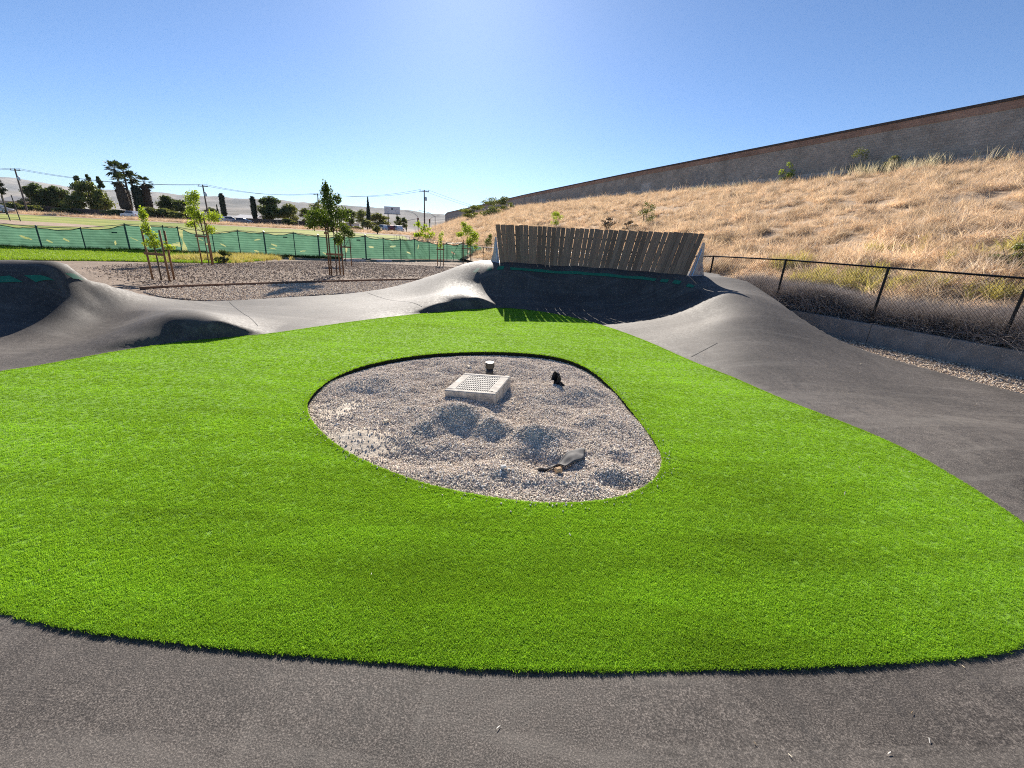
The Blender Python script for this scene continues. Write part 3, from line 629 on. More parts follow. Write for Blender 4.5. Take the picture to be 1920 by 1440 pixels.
MB().tube([(-.1, -hh - .002, -.1), (-.1, -hh + .004, -.1)], .008, 8).build("lifting_hole", DARKV, dl)
PVC = simple("black_pvc", (.02, .02, .021), .35, spec=.5); rp = pz(918, 698, .03)
rs = empty("riser_pipe", (rp[0], rp[1], 0)); tag(rs, "short black riser pipe with a shiny cap behind the drain box", "pipe")
MB().lathe([(.045, -.1), (.045, .06)], (0, 0, .03), 20).build("pipe", PVC, rs, True)
MB().lathe([(.056, .06), (.057, .066), (.057, .125), (.053, .134), (.0521, .1341)], (0, 0, .03), 24).build("cap", PVC, rs)
MB().lathe([(.036, .1345), (.035, .139)], (0, 0, .03), 20).build("cap_disc", simple("pale_cap_top", (.6, .61, .62), .3, .3), rs)
def sheet(name, fn, nu, nv, mat, label, cat, thick=.004):
    V = [fn(u, v) for v in np.linspace(0, 1, nv) for u in np.linspace(0, 1, nu)]; ii = (np.arange(nv - 1)[:, None] * nu + np.arange(nu - 1)[None]).ravel()
    o = obj(name, mesh_np(name, V, np.stack([ii, ii + 1, ii + nu + 1, ii + nu], 1), mat, True)); md = o.modifiers.new("thickness", 'SOLIDIFY'); md.thickness = thick
    return tag(o, label, cat)
def pitz1(x, y): return float(pit_z(np.array([[x, y]]))[0])
FABG = simple("grey_landscape_fabric", (.11, .105, .102), .75, var=.25, scale=40, spec=.2)
FABK = simple("black_landscape_fabric", (.012, .012, .013), .7, var=.3, scale=40)
fa, fb = pz(1008, 876, .03), pz(1096, 848, .07)
def fab(u, v):
    p = fa + (fb - fa) * u; w = .02 + .12 * u ** 1.3 * (1 - .35 * max(0, u - .8) * 5); q = p[:2] + np.array([.25, 1.0]) * w * (v - .35) * 2
    return (q[0], q[1], pitz1(*q) + .012 + .04 * math.sin(u * 2.7) * (1 - .7 * v) + .012 * math.sin(u * 17 + v * 5) * (1 - u * .6) + .006 * math.sin(v * 9 + u * 6))
sheet("fabric_scrap", fab, 26, 10, FABG, "torn grey landscape fabric strip lying at the front of the gravel pit", "fabric")
ka = pz(1040, 722, .04)
def fab2(u, v):
    a = u * 2.6 - .9; r = .085 + .05 * math.sin(u * 9 + v * 3) + .035 * math.sin(v * 7 + u * 5); h = (.1 + .05 * math.sin(u * 13)) * v + .03 * math.sin(u * 23 + 1) * v
    return (ka[0] + r * math.cos(a) - .05 * v + .05 * v * math.sin(u * 8), ka[1] + r * math.sin(a) * .7, pitz1(ka[0], ka[1]) - .02 + h)
sheet("black_scrap", fab2, 18, 10, FABK, "crumpled black fabric scrap standing up in the gravel right of the drain", "fabric")
sa, sb = pz(1048, 728, .02), pz(1064, 747, .01)
tag(MB().tube([(sa[0], sa[1], pitz1(*sa[:2]) + .03), (sb[0], sb[1], pitz1(*sb[:2]) + .012)], [.007, .004], 6).build("stick", simple("dark_stick", (.04, .032, .026))), "thin dark stick lying beside the black fabric scrap", "stick")
WCHIP = simple("pale_wood_scrap", (.62, .52, .38), .8, scale=30)
for (px_, py_, sx, sy, sz, rz, m, nm, lb, ct_) in (
        (878, 688, .03, .085, .016, .5, WCHIP, "wood_scrap", "pale wood scrap on the gravel left of the riser pipe", "wood scrap"),
        (724, 790, .06, .04, .014, .9, WCHIP, "wood_chip", "cream wood chip on the left slope of the gravel pit", "wood scrap"),
        (944, 876, .05, .035, .02, .2, simple("white_stone", (.7, .66, .6), .8), "white_rock", "white angular stone at the front of the gravel pit", "stone"),
        (1047, 880, .06, .045, .035, .4, simple("orange_stone", (.55, .36, .2), .8), "tan_rock", "tan orange stone below the grey fabric strip", "stone")):
    p = pz(px_, py_, .03); o = MB().box((0, 0, 0), (sx, sy, sz), taper=.8).build(nm, m, bevel=sz * .2); o.location = (p[0], p[1], pitz1(*p[:2]) + sz * .7 + .006); o.rotation_euler = (.15, -.1, rz); tag(o, lb, ct_)

# ------------------------------------------------------------------ wooden edging, retaining wall, chain-link fence
EDGE = wood("edging_lumber", (.11, .065, .045), (.22, .14, .095), (.32, .21, .15), (3, 60, 60))
ed = [pg(*q) for q in [(262, 543.5), (330, 540), (420, 536.5), (520, 533), (640, 529), (760, 526), (880, 523)]]
eb_ = empty("wood_edging", tuple(ed[0])); tag(eb_, "brown wooden edging boards between mulch and gravel bed", "edging")
for a, b in zip(ed[:-1], ed[1:]):
    d = b - a; MB().box((a + b) / 2 - ed[0] + np.array([0, 0, .03]), (np.hypot(d[0], d[1]) - .012, .038, .085), (0, 0, math.atan2(d[1], d[0]))).build("edging_board", EDGE, eb_)
RWC = simple("retaining_concrete", (.27, .245, .22), .85, var=.18, scale=5, bump=.25)
a, b = rw(-7), rw(5.9); L = np.linalg.norm(b - a); yaw = math.atan2(RWD[1], RWD[0])
rwo = empty("retaining_wall", (a[0], a[1], 0), yaw); tag(rwo, "low grey concrete retaining wall under the chain-link fence", "retaining wall")
RWT = .36; k = 0; x = 0
while x < L - .1:
    w_ = min(3.05, L - x); MB().box((x + w_ / 2, -.1, RWT / 2 - .2), (w_ - .008, .2, RWT + .4)).build("wall_segment", RWC, rwo, bevel=.012); x += 3.05
BLACKM = simple("black_steel", (.014, .013, .013), .45, .3, .2, 20)
WIREM = simple("dark_wire", (.02, .017, .015), .5, .4)
fo = empty("chain_link_fence", (rw(0, .12)[0], rw(0, .12)[1], RWT), yaw); tag(fo, "black chain-link fence on the retaining wall below the dry bank", "fence")
FS0, FS1, FH = -3.4, 66.0, 1.1
def fz(s): return 0.0 if s < 5.6 else -.33 * min(1, (s - 5.6) / 6) - .35 * min(1, max(0, s - 12) / 14)
posts = [-1.72, .32, 2.24, 4.36, 6.5] + list(np.arange(8.9, FS1, 2.4))
posts[0:0] = [-3.9]
for s in posts: MB().tube([(s, 0, fz(s) - (.02 if s < 5.7 else .3)), (s, 0, fz(s) + FH + .02)], .024, 8).build("post", BLACKM, fo)
sr = [FS0] + posts[1:]
for i in range(len(posts) - 1):
    s0, s1 = posts[i], posts[i + 1]; z0, z1 = fz(s0), fz(s1)
    MB().tube([(s0 + .0, 0, z0 + FH), (s1, 0, z1 + FH)], .0175, 8).build("top_rail", BLACKM, fo)
    if s0 < 9:
        m_ = MB(); pitch, r_, hgt = .06, .0024, FH - .03; ln = s1 - s0; n_ = int((ln + hgt) / pitch)
        for k in range(n_):
            for sg in (1, -1):
                x0 = k * pitch - (hgt if sg > 0 else 0); u0 = max(x0, 0) if sg > 0 else min(x0 + 0, ln); 
                if sg > 0: xa, za, xb, zb = x0, 0.0, x0 + hgt, hgt
                else: xa, za, xb, zb = k * pitch, 0.0, k * pitch - hgt, hgt
                t0, t1 = 0., 1.
                dx = xb - xa
                ta, tb = (0 - xa) / dx, (ln - xa) / dx
                t0, t1 = max(t0, min(ta, tb)), min(t1, max(ta, tb))
                if t1 - t0 < .02: continue
                yy = .002 * sg
                f = lambda t: (s0 + xa + dx * t, yy, za + (zb - za) * t + .02 + z0 + (z1 - z0) * (xa + dx * t) / ln)
                m_.tube([f(t0), f(t1)], r_, 3, cap=False)
        m_.build("wire_mesh", WIREM, fo)

# ------------------------------------------------------------------ freeway bank, sound wall
SWA = py(1687, 322, 43.0); SWD = np.array([math.sin(math.radians(-19)), math.cos(math.radians(-19))])
def sw_b(t): return np.array([*(SWA[:2] + SWD * t), float(np.interp(t, [-40, -8, 0, 20, 44, 94, 130, 157, 200, 244, 262], [8.6, 8.75, 8.8, 9.0, 9.5, 9.9, 9.7, 9.3, 8.2, 6.2, 4.5]))])
def sw_t(t): return float(np.interp(t, [-40, 0, 44, 100, 160, 244], [13.0, 13.12, 13.3, 13.2, 12.6, 11.9]))
def toe(s):
    q = rw(s, .32); return np.array([q[0], q[1], RWT - .03 + fz(s) * .95])
NU, NV = 190, 70; us = np.linspace(0, 1, NU) ** 1.6
V = []
for u in us:
    s_ = -6 + u * 190; A = toe(s_); B = sw_b(-32 + u * 294); k_ = np.clip((s_ - 38) / 140, 0, 1); k_ = k_ * k_ * (3 - 2 * k_); A = A * (1 - k_) + np.array([-40., 236., -.4]) * k_
    for v in np.linspace(0, 1, NV): 
        z = A[2] + (B[2] - A[2]) * (v ** .92); V.append((A[0] + (B[0] - A[0]) * v, A[1] + (B[1] - A[1]) * v, z))
V = np.array(V); V[:, 2] += ((fbm(V[:, :2], .45, 50, 4) - .5) * .6 + (fbm(V[:, :2], 1.3, 58, 3) - .5) * .45) * np.tile(np.clip(np.linspace(0, 1, NV) * 6, 0, 1) * np.clip((1 - np.linspace(0, 1, NV)) * 8, 0, 1), NU)
ii = (np.arange(NU - 1)[:, None] * NV + np.arange(NV - 1)[None]).ravel()
BANKM = dirt_mat("dry_thatch", (.22, .145, .09), (.46, .33, .22), (.68, .53, .37), .6)
bank = tag(obj("embankment", mesh_np("embankment", V, np.stack([ii, ii + NV, ii + NV + 1, ii + 1], 1), BANKM, True)), "freeway embankment covered in dry straw grass", "embankment", kind="structure")
BANKV = V.reshape(NU, NV, 3)
def bank_pt(u, v):
    fu = np.clip(u, 0, 1) ** (1 / 1.6) * (NU - 1); fv = np.clip(v, 0, 1) * (NV - 1); i = np.minimum(fu.astype(int), NU - 2); j = np.minimum(fv.astype(int), NV - 2); a = (fu - i)[:, None]; b = (fv - j)[:, None]
    return (BANKV[i, j] * (1 - a) + BANKV[i + 1, j] * a) * (1 - b) + (BANKV[i, j + 1] * (1 - a) + BANKV[i + 1, j + 1] * a) * b
def bank_hit(px, py_):
    """where the sight line of a picture point meets the bank"""
    d = ray(px, py_); dn = d / np.linalg.norm(d[:2]); Vf = BANKV.reshape(-1, 3) - _C; r = np.hypot(Vf[:, 0], Vf[:, 1]); P_ = dn[None] * r[:, None]; return (BANKV.reshape(-1, 3))[np.argmin(np.linalg.norm(Vf - P_, axis=1) / r)]
# sound wall of block courses with a red brick band and dark coping
def block_mat(name, a, b, mort, sx, sz):
    t = NT(name); br = t.new("ShaderNodeTexBrick"); p = t.pos(obj=True); sp = t.new("ShaderNodeSeparateXYZ"); t.l.new(p, sp.inputs[0]); cm = t.new("ShaderNodeCombineXYZ"); t.l.new(sp.outputs[0], cm.inputs[0]); t.l.new(sp.outputs[2], cm.inputs[1])
    t.l.new(cm.outputs[0], br.inputs["Vector"]); br.inputs["Scale"].default_value = 1; br.inputs["Brick Width"].default_value = sx; br.inputs["Row Height"].default_value = sz; br.inputs["Mortar Size"].default_value = .012
    br.inputs["Color1"].default_value = (*a, 1); br.inputs["Color2"].default_value = (*b, 1); br.inputs["Mortar"].default_value = (*mort, 1)
    k = t.mix(1.0, br.outputs[0], t.ramp(t.noise(p, .35, 5, .65), [(.3, .7), (.7, 1.25)]), 'MULTIPLY'); k = t.mix(t.ramp(t.noise(t.pos((.4, 1, 1.2), obj=True), .5, 4, .6), [(.55, 0), (.75, .35)]), k, (.3, .27, .24))
    t.color(k).rough(.9, .15).bump(br.outputs["Fac"], -.6, .03); return t.m
GREYB = block_mat("grey_block", (.31, .28, .25), (.38, .345, .31), (.22, .2, .18), .4, .2); REDB = block_mat("red_block", (.3, .19, .145), (.36, .235, .18), (.22, .15, .12), .4, .2)
FOOT = simple("wall_footing", (.42, .4, .37), .9, scale=1); COPE = simple("dark_coping", (.07, .055, .05), .85)
swo = empty("sound_wall", tuple(SWA[:2]) + (0,), math.atan2(SWD[1], SWD[0])); tag(swo, "long grey block sound wall with a red brick band on top of the bank", "sound wall")
ts = list(np.arange(-32, 244, 6.1)) + [244]
def wall_strip(name, f0, f1, y0, y1, mat, t0, t1):
    m_ = MB(); z00, z01, z10, z11 = f0(t0), f1(t0), f0(t1), f1(t1)
    m_.add([(t0, y0, z00), (t1 - .015, y0, z10), (t1 - .015, y1, z10), (t0, y1, z00), (t0, y0, z01), (t1 - .015, y0, z11), (t1 - .015, y1, z11), (t0, y1, z01)], [(0, 3, 2, 1), (4, 5, 6, 7), (0, 1, 5, 4), (1, 2, 6, 5), (2, 3, 7, 6), (3, 0, 4, 7)])
    return m_.build(name, mat, swo)
bz = lambda t: sw_b(t)[2]; tz = lambda t: sw_t(t) - (0 if t < 236 else (t - 236) * .12)
for t0, t1 in zip(ts[:-1], ts[1:]):
    wall_strip("footing", lambda t: bz(t) - .8, lambda t: bz(t) + .62, -.1, .16, FOOT, t0, t1)
    wall_strip("wall_panel", lambda t: bz(t) + .621, lambda t: tz(t) - .78, -.1, .1, GREYB, t0, t1)
    wall_strip("brick_band", lambda t: tz(t) - .779, lambda t: tz(t) - .22, -.12, .14, REDB, t0, t1)
    wall_strip("coping", lambda t: tz(t) - .219, lambda t: tz(t), -.16, .18, COPE, t0, t1)
PATCHM = simple("painted_over_patch", (.4, .38, .36), .9, scale=2); PATCHM2 = simple("dull_patch", (.27, .255, .24), .9, scale=2)
def wall_at(px, py_):
    r_ = ray(px, py_); Mx = np.array([[r_[0], -SWD[0]], [r_[1], -SWD[1]]]); s_, t_ = np.linalg.solve(Mx, SWA[:2]); return t_, CAMH + r_[2] * s_
for (x0, y0, x1, y1, m) in ((1011, 374, 1023, 382, PATCHM), (1070, 364, 1087, 374, PATCHM2), (1160, 349, 1200, 363, PATCHM2), (1203, 345, 1220, 361, PATCHM), (1300, 325, 1330, 348, PATCHM2)):
    ta, za = wall_at(x0, y0); tb, zb = wall_at(x1, y1); t0, t1 = min(ta, tb), max(ta, tb)
    MB().box(((t0 + t1) / 2, .104, (za + zb) / 2), (t1 - t0, .006, abs(za - zb))).build("paint_patch", m, swo)

# ------------------------------------------------------------------ dry grass, brush and shrubs on the bank
STRAW = blade_mat("straw_blade", [(.44, .315, .205), (.7, .535, .385), (.82, .67, .5), (.9, .77, .6), (.72, .53, .38)], (1.15, 1.02, .82), .35, .6, (.8, .45, 1.25), .2)
OAT = blade_mat("pale_oat", [(.62, .54, .38), (.76, .68, .5), (.55, .5, .32)], (1.1, 1.05, .9), .35, .6)
WEED = blade_mat("yellow_weed", [(.34, .29, .09), (.48, .4, .15), (.6, .5, .24)], (1.2, 1.2, .7), .35, .6)
BRUSH = blade_mat("grey_brush", [(.2, .172, .16), (.34, .295, .275), (.46, .405, .37), (.27, .232, .215)], (1, .95, .9), .12, .8)
tufts = [blade_mesh("straw_tuft_%d" % k, 24, (.22, .32, .4, .27)[k], .0115, (.1, .15, .2, .12)[k], (.7, 1.1, 1.2, .9)[k], 500 + k, STRAW, 3) for k in range(4)]
NG = 120000; u = rng.random(NG * 5); v = rng.random(NG * 5) ** .9; Pq = bank_pt(u ** 1.6, v); dd = np.linalg.norm(Pq - _C, axis=1)
keep = rng.random(len(Pq)) < np.clip((22 / dd) ** 1.0, .12, 1); Pq = Pq[keep]; dd = dd[keep]; u = u[keep]; v = v[keep]; rel = (Pq - _C) @ _F; inx = 960 + FPX * ((Pq - _C) @ _X) / np.maximum(rel, .1)
wall_d = (Pq[:, :2] - RW0) @ RWN; ok = (rel > 1) & (inx > 700) & (inx < 2250) & (wall_d > .75); Pq = Pq[ok][:NG]; dd = dd[ok][:NG]; v = v[ok][:NG]; n = len(Pq)
flow = fbm(Pq[:, :2], .4, 90, 4) * 14 + rng.normal(0, .5, n); tilt = .45 + 1.2 * fbm(Pq[:, :2], .7, 95, 3) + rng.normal(0, .15, n)
cl = fbm(Pq[:, :2], 1.1, 99, 3); S = np.clip(.7 + dd * .010, .8, 2.2) * rng.uniform(.65, 1.2, n) * np.clip(.3 + 3.2 * (cl - .33), .35, 1.5)
R = np.stack([-tilt * np.cos(flow) * .8 , tilt * np.sin(flow) * .8, rng.uniform(0, 6.28, n)], 1)
dg = scatter("dry_grass", Pq + np.array([0, 0, -.05]), R, S, rng.integers(0, 4, n), tufts); tag(dg, "tangled dry straw grass covering the freeway bank", "dry grass", kind="stuff")
# pale stalks along the foot of the sound wall
tt = rng.uniform(-30, 95, 3600); off = np.abs(rng.normal(0, 1.2, len(tt))); q = np.array([sw_b(t) for t in tt]); nrm = np.array([-SWD[1], SWD[0]]); 
P = q.copy(); P[:, :2] += nrm * (.5 + off)[:, None]; P[:, 2] += -.1 - off * .2; w = vnoise(np.stack([tt * .16, tt * 0], 1), 1.0, 31); near_ = np.where(tt < 3, 1.0, np.where(tt < 40, .3, .12)); k_ = rng.random(len(tt)) < np.where(tt < 3, np.clip((w - .15) * 2.2, .15, 1), np.clip((w - .4) * 2.6, .04, 1)) * near_; P = P[k_]; n = len(P); tt = tt[k_]
oats = [blade_mesh("oat_%d" % k, 11, 1.0, .026, .2, .35, 540 + k, OAT, 3) for k in range(3)]
st_ = scatter("wild_oats", P, np.column_stack([rng.normal(0, .12, (n, 2)), rng.uniform(0, 6, n)]), rng.uniform(.45, 1.5, n) * np.clip(1.05 - tt / 60, .4, 1), rng.integers(0, 3, n), oats); tag(st_, "tall pale wild oat stalks along the foot of the sound wall", "dry grass", kind="stuff")
# grey dead brush behind the chain-link fence
brush = [blade_mesh("brush_%d" % k, 40, .5, .0075, .2, .95, 560 + k, BRUSH, 3) for k in range(4)]
n = 9000; s = rng.uniform(-6.5, 12.5, n); o_ = .28 + np.abs(rng.normal(0, .62, n)); P = np.array([rw(a, b) for a, b in zip(s, o_)]); z = RWT - .06 + np.array([fz(a) for a in s]) + o_ * .22; hgt = np.clip(1.2 - .34 * o_, .45, 1.2) * (.55 + .75 * vnoise(np.stack([s, o_], 1), .8, 63)) * np.where(s > 6, .7, 1)
db = scatter("dead_brush", np.column_stack([P, z]), np.column_stack([rng.normal(0, .45, (n, 2)), rng.uniform(0, 6, n)]), hgt, rng.integers(0, 4, n), brush); tag(db, "grey dead brush crowding the back of the chain-link fence", "brush", kind="stuff")
# yellow-green weed patches low on the bank
Pw = []
for px_, py_, rad, cnt in ((1478, 505, .5, 26), (1560, 520, .6, 40), (1600, 527, .6, 34), (1690, 535, .6, 30), (1870, 570, .5, 20), (1890, 480, .8, 24), (1700, 465, .8, 18)):
    c = bank_hit(px_, py_); ang = rng.uniform(0, 6.28, cnt); r_ = rad * np.sqrt(rng.random(cnt)); Pw.append(np.column_stack([c[0] + r_ * np.cos(ang) * 1.6, c[1] + r_ * np.sin(ang), np.full(cnt, c[2]) + rng.normal(0, .04, cnt) + (r_ * np.cos(ang) * 1.6) * .2]))
Pw = np.vstack(Pw); n = len(Pw); wv = [blade_mesh("weed_%d" % k, 22, .42, .016, .14, .7, 580 + k, WEED, 3) for k in range(3)]
ww = scatter("weeds", Pw, np.column_stack([rng.normal(0, .3, (n, 2)), rng.uniform(0, 6, n)]), rng.uniform(.6, 1.2, n), rng.integers(0, 3, n), wv); tag(ww, "yellow-green weed patches low on the dry bank", "weeds", kind="stuff")
# lawn grass and weeds by the screen fence
LAWNB = blade_mat("lawn_blade", [(.12, .22, .02), (.2, .32, .035), (.28, .38, .05)], (1.4, 1.35, .6), .45, .5)
P = sample_poly(LAWN, 24000); n = len(P); lt = [blade_mesh("lawn_tuft_%d" % k, 14, .1, .012, .1, .6, 590 + k, LAWNB, 2) for k in range(3)]
q = scatter("lawn_grass", np.column_stack([P, land_z(P) + .02]), np.column_stack([rng.normal(0, .2, (n, 2)), rng.uniform(0, 6, n)]), rng.uniform(.7, 1.3, n), rng.integers(0, 3, n), lt, lawn); q["kind"] = "stuff"
ctr = np.array([pg(x, y)[:2] for x, y in [(440, 487), (470, 486), (410, 489), (380, 490)]]); P = np.vstack([c + rng.normal(0, .7, (330, 2)) for c in ctr]); n = len(P)
q = scatter("weed_bed", np.column_stack([P, land_z(P)]), np.column_stack([rng.normal(0, .3, (n, 2)), rng.uniform(0, 6, n)]), rng.uniform(.5, 1.0, n), rng.integers(0, 3, n), wv); tag(q, "low yellow-green weeds at the right end of the lawn strip", "weeds", kind="stuff")
tall = [blade_mesh("rough_grass_%d" % k, 18, .3, .014, .12, .6, 596 + k, blade_mat("rough_grass_%d" % k, [(.03, .06, .012), (.06, .1, .02), (.1, .14, .03)], (1.2, 1.2, .6), .3), 2) for k in range(2)]

# ------------------------------------------------------------------ trees and plants
def leaf_cloud(n, lobes, leaf, seed, flat=0.0, diamond=True):
    """lobes: (cx, cy, cz, rx, ry, rz, weight); n small leaf faces clustered in the lobes"""
    r = np.random.default_rng(seed); lb = np.array(lobes, float); w = lb[:, 6] / lb[:, 6].sum(); k = r.choice(len(lb), n, p=w)
    d = r.normal(size=(n, 3)); d /= np.linalg.norm(d, axis=1)[:, None]; rad = r.random(n) ** .42
    C_ = lb[k, :3] + d * rad[:, None] * lb[k, 3:6] * r.uniform(.75, 1.12, n)[:, None]
    nn = d * .6 + r.normal(size=(n, 3)) * .8; nn[:, 2] += flat; nn /= np.linalg.norm(nn, axis=1)[:, None]
    a = np.cross(nn, r.normal(size=(n, 3))); a /= np.linalg.norm(a, axis=1)[:, None]; b = np.cross(nn, a); s = leaf * r.uniform(.6, 1.35, n)[:, None]
    V = np.stack([C_ - a * s, C_ - b * s * .5 + nn * s * .12, C_ + a * s, C_ + b * s * .5 + nn * s * .12], 1).reshape(-1, 3)
    return V, np.arange(n * 4).reshape(n, 4)
def leaf_mat(name, cols, tr=.35, patch=1.2):
    t = NT(name); p = t.pos(); c = t.ramp(t.noise(p, patch, 5, .7), [(.25 + .5 * i / (len(cols) - 1), q) for i, q in enumerate(cols)])
    t.color(c).rough(.55, .3).translucent(t.mix(1.0, c, (1.5, 1.4, .6), 'MULTIPLY'), tr); return t.m
LIME = leaf_mat("lime_leaf", [(.13, .2, .02), (.26, .36, .04), (.4, .48, .07)], .45, 6); MIDG = leaf_mat("mid_leaf", [(.03, .06, .012), (.075, .125, .022), (.16, .22, .04)], .35, 5)
DARKG = leaf_mat("dark_leaf", [(.028, .045, .02), (.07, .1, .036), (.15, .19, .07)], .35, .5); OLIVE = leaf_mat("olive_leaf", [(.06, .08, .024), (.14, .17, .05), (.25, .28, .09)], .3, .5); CYP = leaf_mat("cypress_leaf", [(.008, .015, .009), (.016, .028, .014), (.03, .045, .02)], .1, .8)
BUSHY = leaf_mat("roadside_leaf", [(.07, .085, .03), (.15, .17, .06), (.27, .28, .11)], .3, .6)
BARK = simple("bark", (.13, .095, .07), .9, var=.3, scale=12); STAKE = wood("lodgepole", (.12, .065, .035), (.24, .14, .075), (.34, .21, .12), (40, 40, 3))
def plant(name, label, cat, loc, lobes, n, leaf, mat, seed, stem=None, group=None, core=None):
    e = empty(name, loc); tag(e, label, cat, group)
    V, F = leaf_cloud(n, lobes, leaf, seed); obj("crown", mesh_np("crown", V, F, mat), e)
    if stem:
        m_ = MB()
        for pts, r_ in stem: m_.tube(pts, r_, 7)
        m_.build("trunk" if cat == "tree" else "stem", BARK, e, True)
    return e
def blobs(w, h, z0, k, seed, d=None):
    r = np.random.default_rng(seed); d = d or w; out = []
    for i in range(k):
        a = r.uniform(0, 6.28); q = math.sqrt(r.random()); hz = r.random(); t = math.sin(math.pi * (.15 + .8 * hz)) ; s = r.uniform(.2, .36)
        out.append((q * w * .36 * t * math.cos(a), q * d * .36 * t * math.sin(a), z0 + h * (.1 + .8 * hz), w * s * .62, d * s * .62, h * s * .48, s ** 2))
    return out
def bg_tree(px_, ytop, ybase, wpx, Y, label, mat, seed, n=1700, leaf=None, kind="tree", name="roadside_tree", group="trees beyond the playing field", k=26, lift=.18):
    b = py(px_, ybase, Y); t_ = py(px_, ytop, Y); h = t_[2] - b[2]; sc = Y * .97 / FPX; w = wpx * sc; gz = float(land_z(b[None, :2])[0]); z0 = b[2]; base = (b[0], b[1], min(gz, z0)); dz = z0 - base[2]
    r = np.random.default_rng(seed)
    stem = [([(0, 0, -.2), (r.normal(0, .1), r.normal(0, .1), dz + h * .35), (r.normal(0, .3), r.normal(0, .3), dz + h * .75)], [w * .035 + .05, w * .025 + .03, .03])]
    for q in range(4): a = r.uniform(0, 6.28); stem.append(([(0, 0, dz + h * .3), (math.cos(a) * w * .16, math.sin(a) * w * .16, dz + h * .5), (math.cos(a) * w * .28, math.sin(a) * w * .28, dz + h * .72)], [w * .02 + .02, .03, .015]))
    return plant(name, label, kind, base, blobs(w, h * (1 - lift * .5), dz + h * lift * .4, k, seed), int(n * 2.6), leaf or max(.13, w * .03), mat, seed, stem, group)
# --- staked saplings
def sapling(base, px_list, stakes, bars, crown, label, slabel, mat, seed, n, leaf, trunk_h):
    """crown: list of (dx, dz, rx, rz) in metres from the base; stakes: (dx, dy, height)"""
    e = plant("sapling", label, "tree", base, [(dx, dy, dz, rx, rx * .9, rz, rx * rz) for dx, dy, dz, rx, rz in crown], int(n * 1.9), leaf * .74, mat, seed,
              [([(0, 0, -.1), (.01, 0, trunk_h * .5), (crown[0][0] * .5, 0, trunk_h)], [.022, .018, .009])] + [([(0, 0, trunk_h * .55), (dx * .6, dy * .6, (trunk_h * .55 + dz) / 2), (dx, dy, dz)], [.012, .009, .004]) for dx, dy, dz, rx, rz in crown[1:]], "young staked trees")
    s = empty("tree_stakes", base); tag(s, slabel, "tree stakes", "stake frames of the young trees")
    for dx, dy, hg in stakes: MB().tube([(dx, dy, -.15), (dx * 1.02, dy, hg)], [.027, .025], 8).build("stake", STAKE, s, True)
    for a, b, zz in bars:
        A, B = stakes[a], stakes[b]; d = np.array([B[0] - A[0], B[1] - A[1]]); L_ = np.linalg.norm(d) + .12; off = np.array([d[1], -d[0]]) / np.linalg.norm(d) * .036 * (1 if d[0] > 0 else -1)
        MB().box(((A[0] + B[0]) / 2 + off[0], (A[1] + B[1]) / 2 + off[1], zz), (L_, .02, .07), (0, 0, math.atan2(d[1], d[0]))).build("crossbar", STAKE, s)
def sb(x, y): q = pg(x, y); return tuple(q)
b1 = sb(303, 526); sapling(b1, 0, [(-.33, .1, 1.38), (.27, -.05, 1.36), (.13, .3, 1.34)], [(0, 1, .72)], [(-.1, .0, 1.72, .13, .22), (.0, .05, 1.0, .3, .14), (-.12, 0, 1.4, .13, .2), (.4, .05, .92, .16, .08), (.02, 0, 1.2, .14, .14)], "small lime leaved sapling nearest the left bank", "thick brown stakes of the small sapling nearest the left bank", LIME, 701, 620, .045, 1.5)
b2 = sb(392, 496); sapling(b2, 0, [(-.3, 0, 1.75), (.2, -.1, 1.9), (.05, .2, 1.7)], [(0, 1, 1.16)], [(-.25, 0, 2.55, .3, .42), (-.3, 0, 2.1, .3, .25), (.5, .1, 1.98, .36, .26), (-.45, 0, 1.62, .26, .2), (.3, 0, 1.45, .28, .2), (-.05, 0, 2.75, .2, .25), (-.1, .1, 1.9, .3, .3)], "bright lime staked sapling with loose tiers of leaves", "tall stakes and crossbar of the bright lime sapling", LIME, 702, 1500, .055, 2.4)
b3 = sb(632, 516); sapling(b3, 0, [(-.2, -.15, 1.72), (-.1, -.22, 1.78), (.26, -.05, 1.1), (.02, .25, 1.6)], [(0, 2, .74), (1, 0, 1.45)], [(-.1, 0, 2.55, .28, .5), (-.55, .05, 1.98, .45, .32), (.25, 0, 2.1, .42, .3), (-.15, 0, 1.75, .35, .28), (-.15, 0, 2.9, .13, .28), (-.8, .1, 1.7, .25, .18), (.18, -.05, 1.25, .18, .22), (.2, .1, 2.6, .14, .2)], "dense dark green staked sapling casting a shadow on the gravel", "brown stakes of the dense dark green sapling", MIDG, 703, 2400, .055, 2.7)
b4 = sb(649, 499); sapling(b4, 0, [(-.18, 0, 1.3), (.27, .05, 1.35)], [(0, 1, .95)], [(.1, 0, 1.75, .4, .25), (-.2, 0, 1.4, .3, .25), (.35, 0, 1.6, .25, .25), (.0, 0, 1.95, .25, .15)], "low broad sapling just behind the dark green one", "paired stakes of the low broad sapling behind", MIDG, 704, 1100, .05, 1.7)
b5 = sb(826, 499); sapling(b5, 0, [(-.2, 0, 1.5), (.2, .02, 1.45)], [(0, 1, 1.05)], [(0, 0, 1.7, .16, .35), (.0, 0, 1.3, .18, .25), (.12, 0, 2.0, .12, .2)], "thin sparse sapling between two stakes beside the ramp", "two stakes with a crossbar around the thin sapling", LIME, 705, 260, .05, 1.9)
b6 = sb(876, 492); sapling(b6, 0, [(-.3, 0, 1.6), (.25, 0, 1.55)], [(0, 1, 1.0)], [(-.05, 0, 2.35, .5, .45), (.5, 0, 1.9, .4, .5), (-.6, 0, 2.0, .35, .2), (.15, 0, 1.5, .3, .4), (-.3, 0, 2.75, .25, .2), (.6, 0, 1.2, .2, .2)], "bushy lime sapling left of the plank wall ride", "dark stakes of the bushy sapling by the wall ride", LIME, 706, 1700, .065, 2.4)
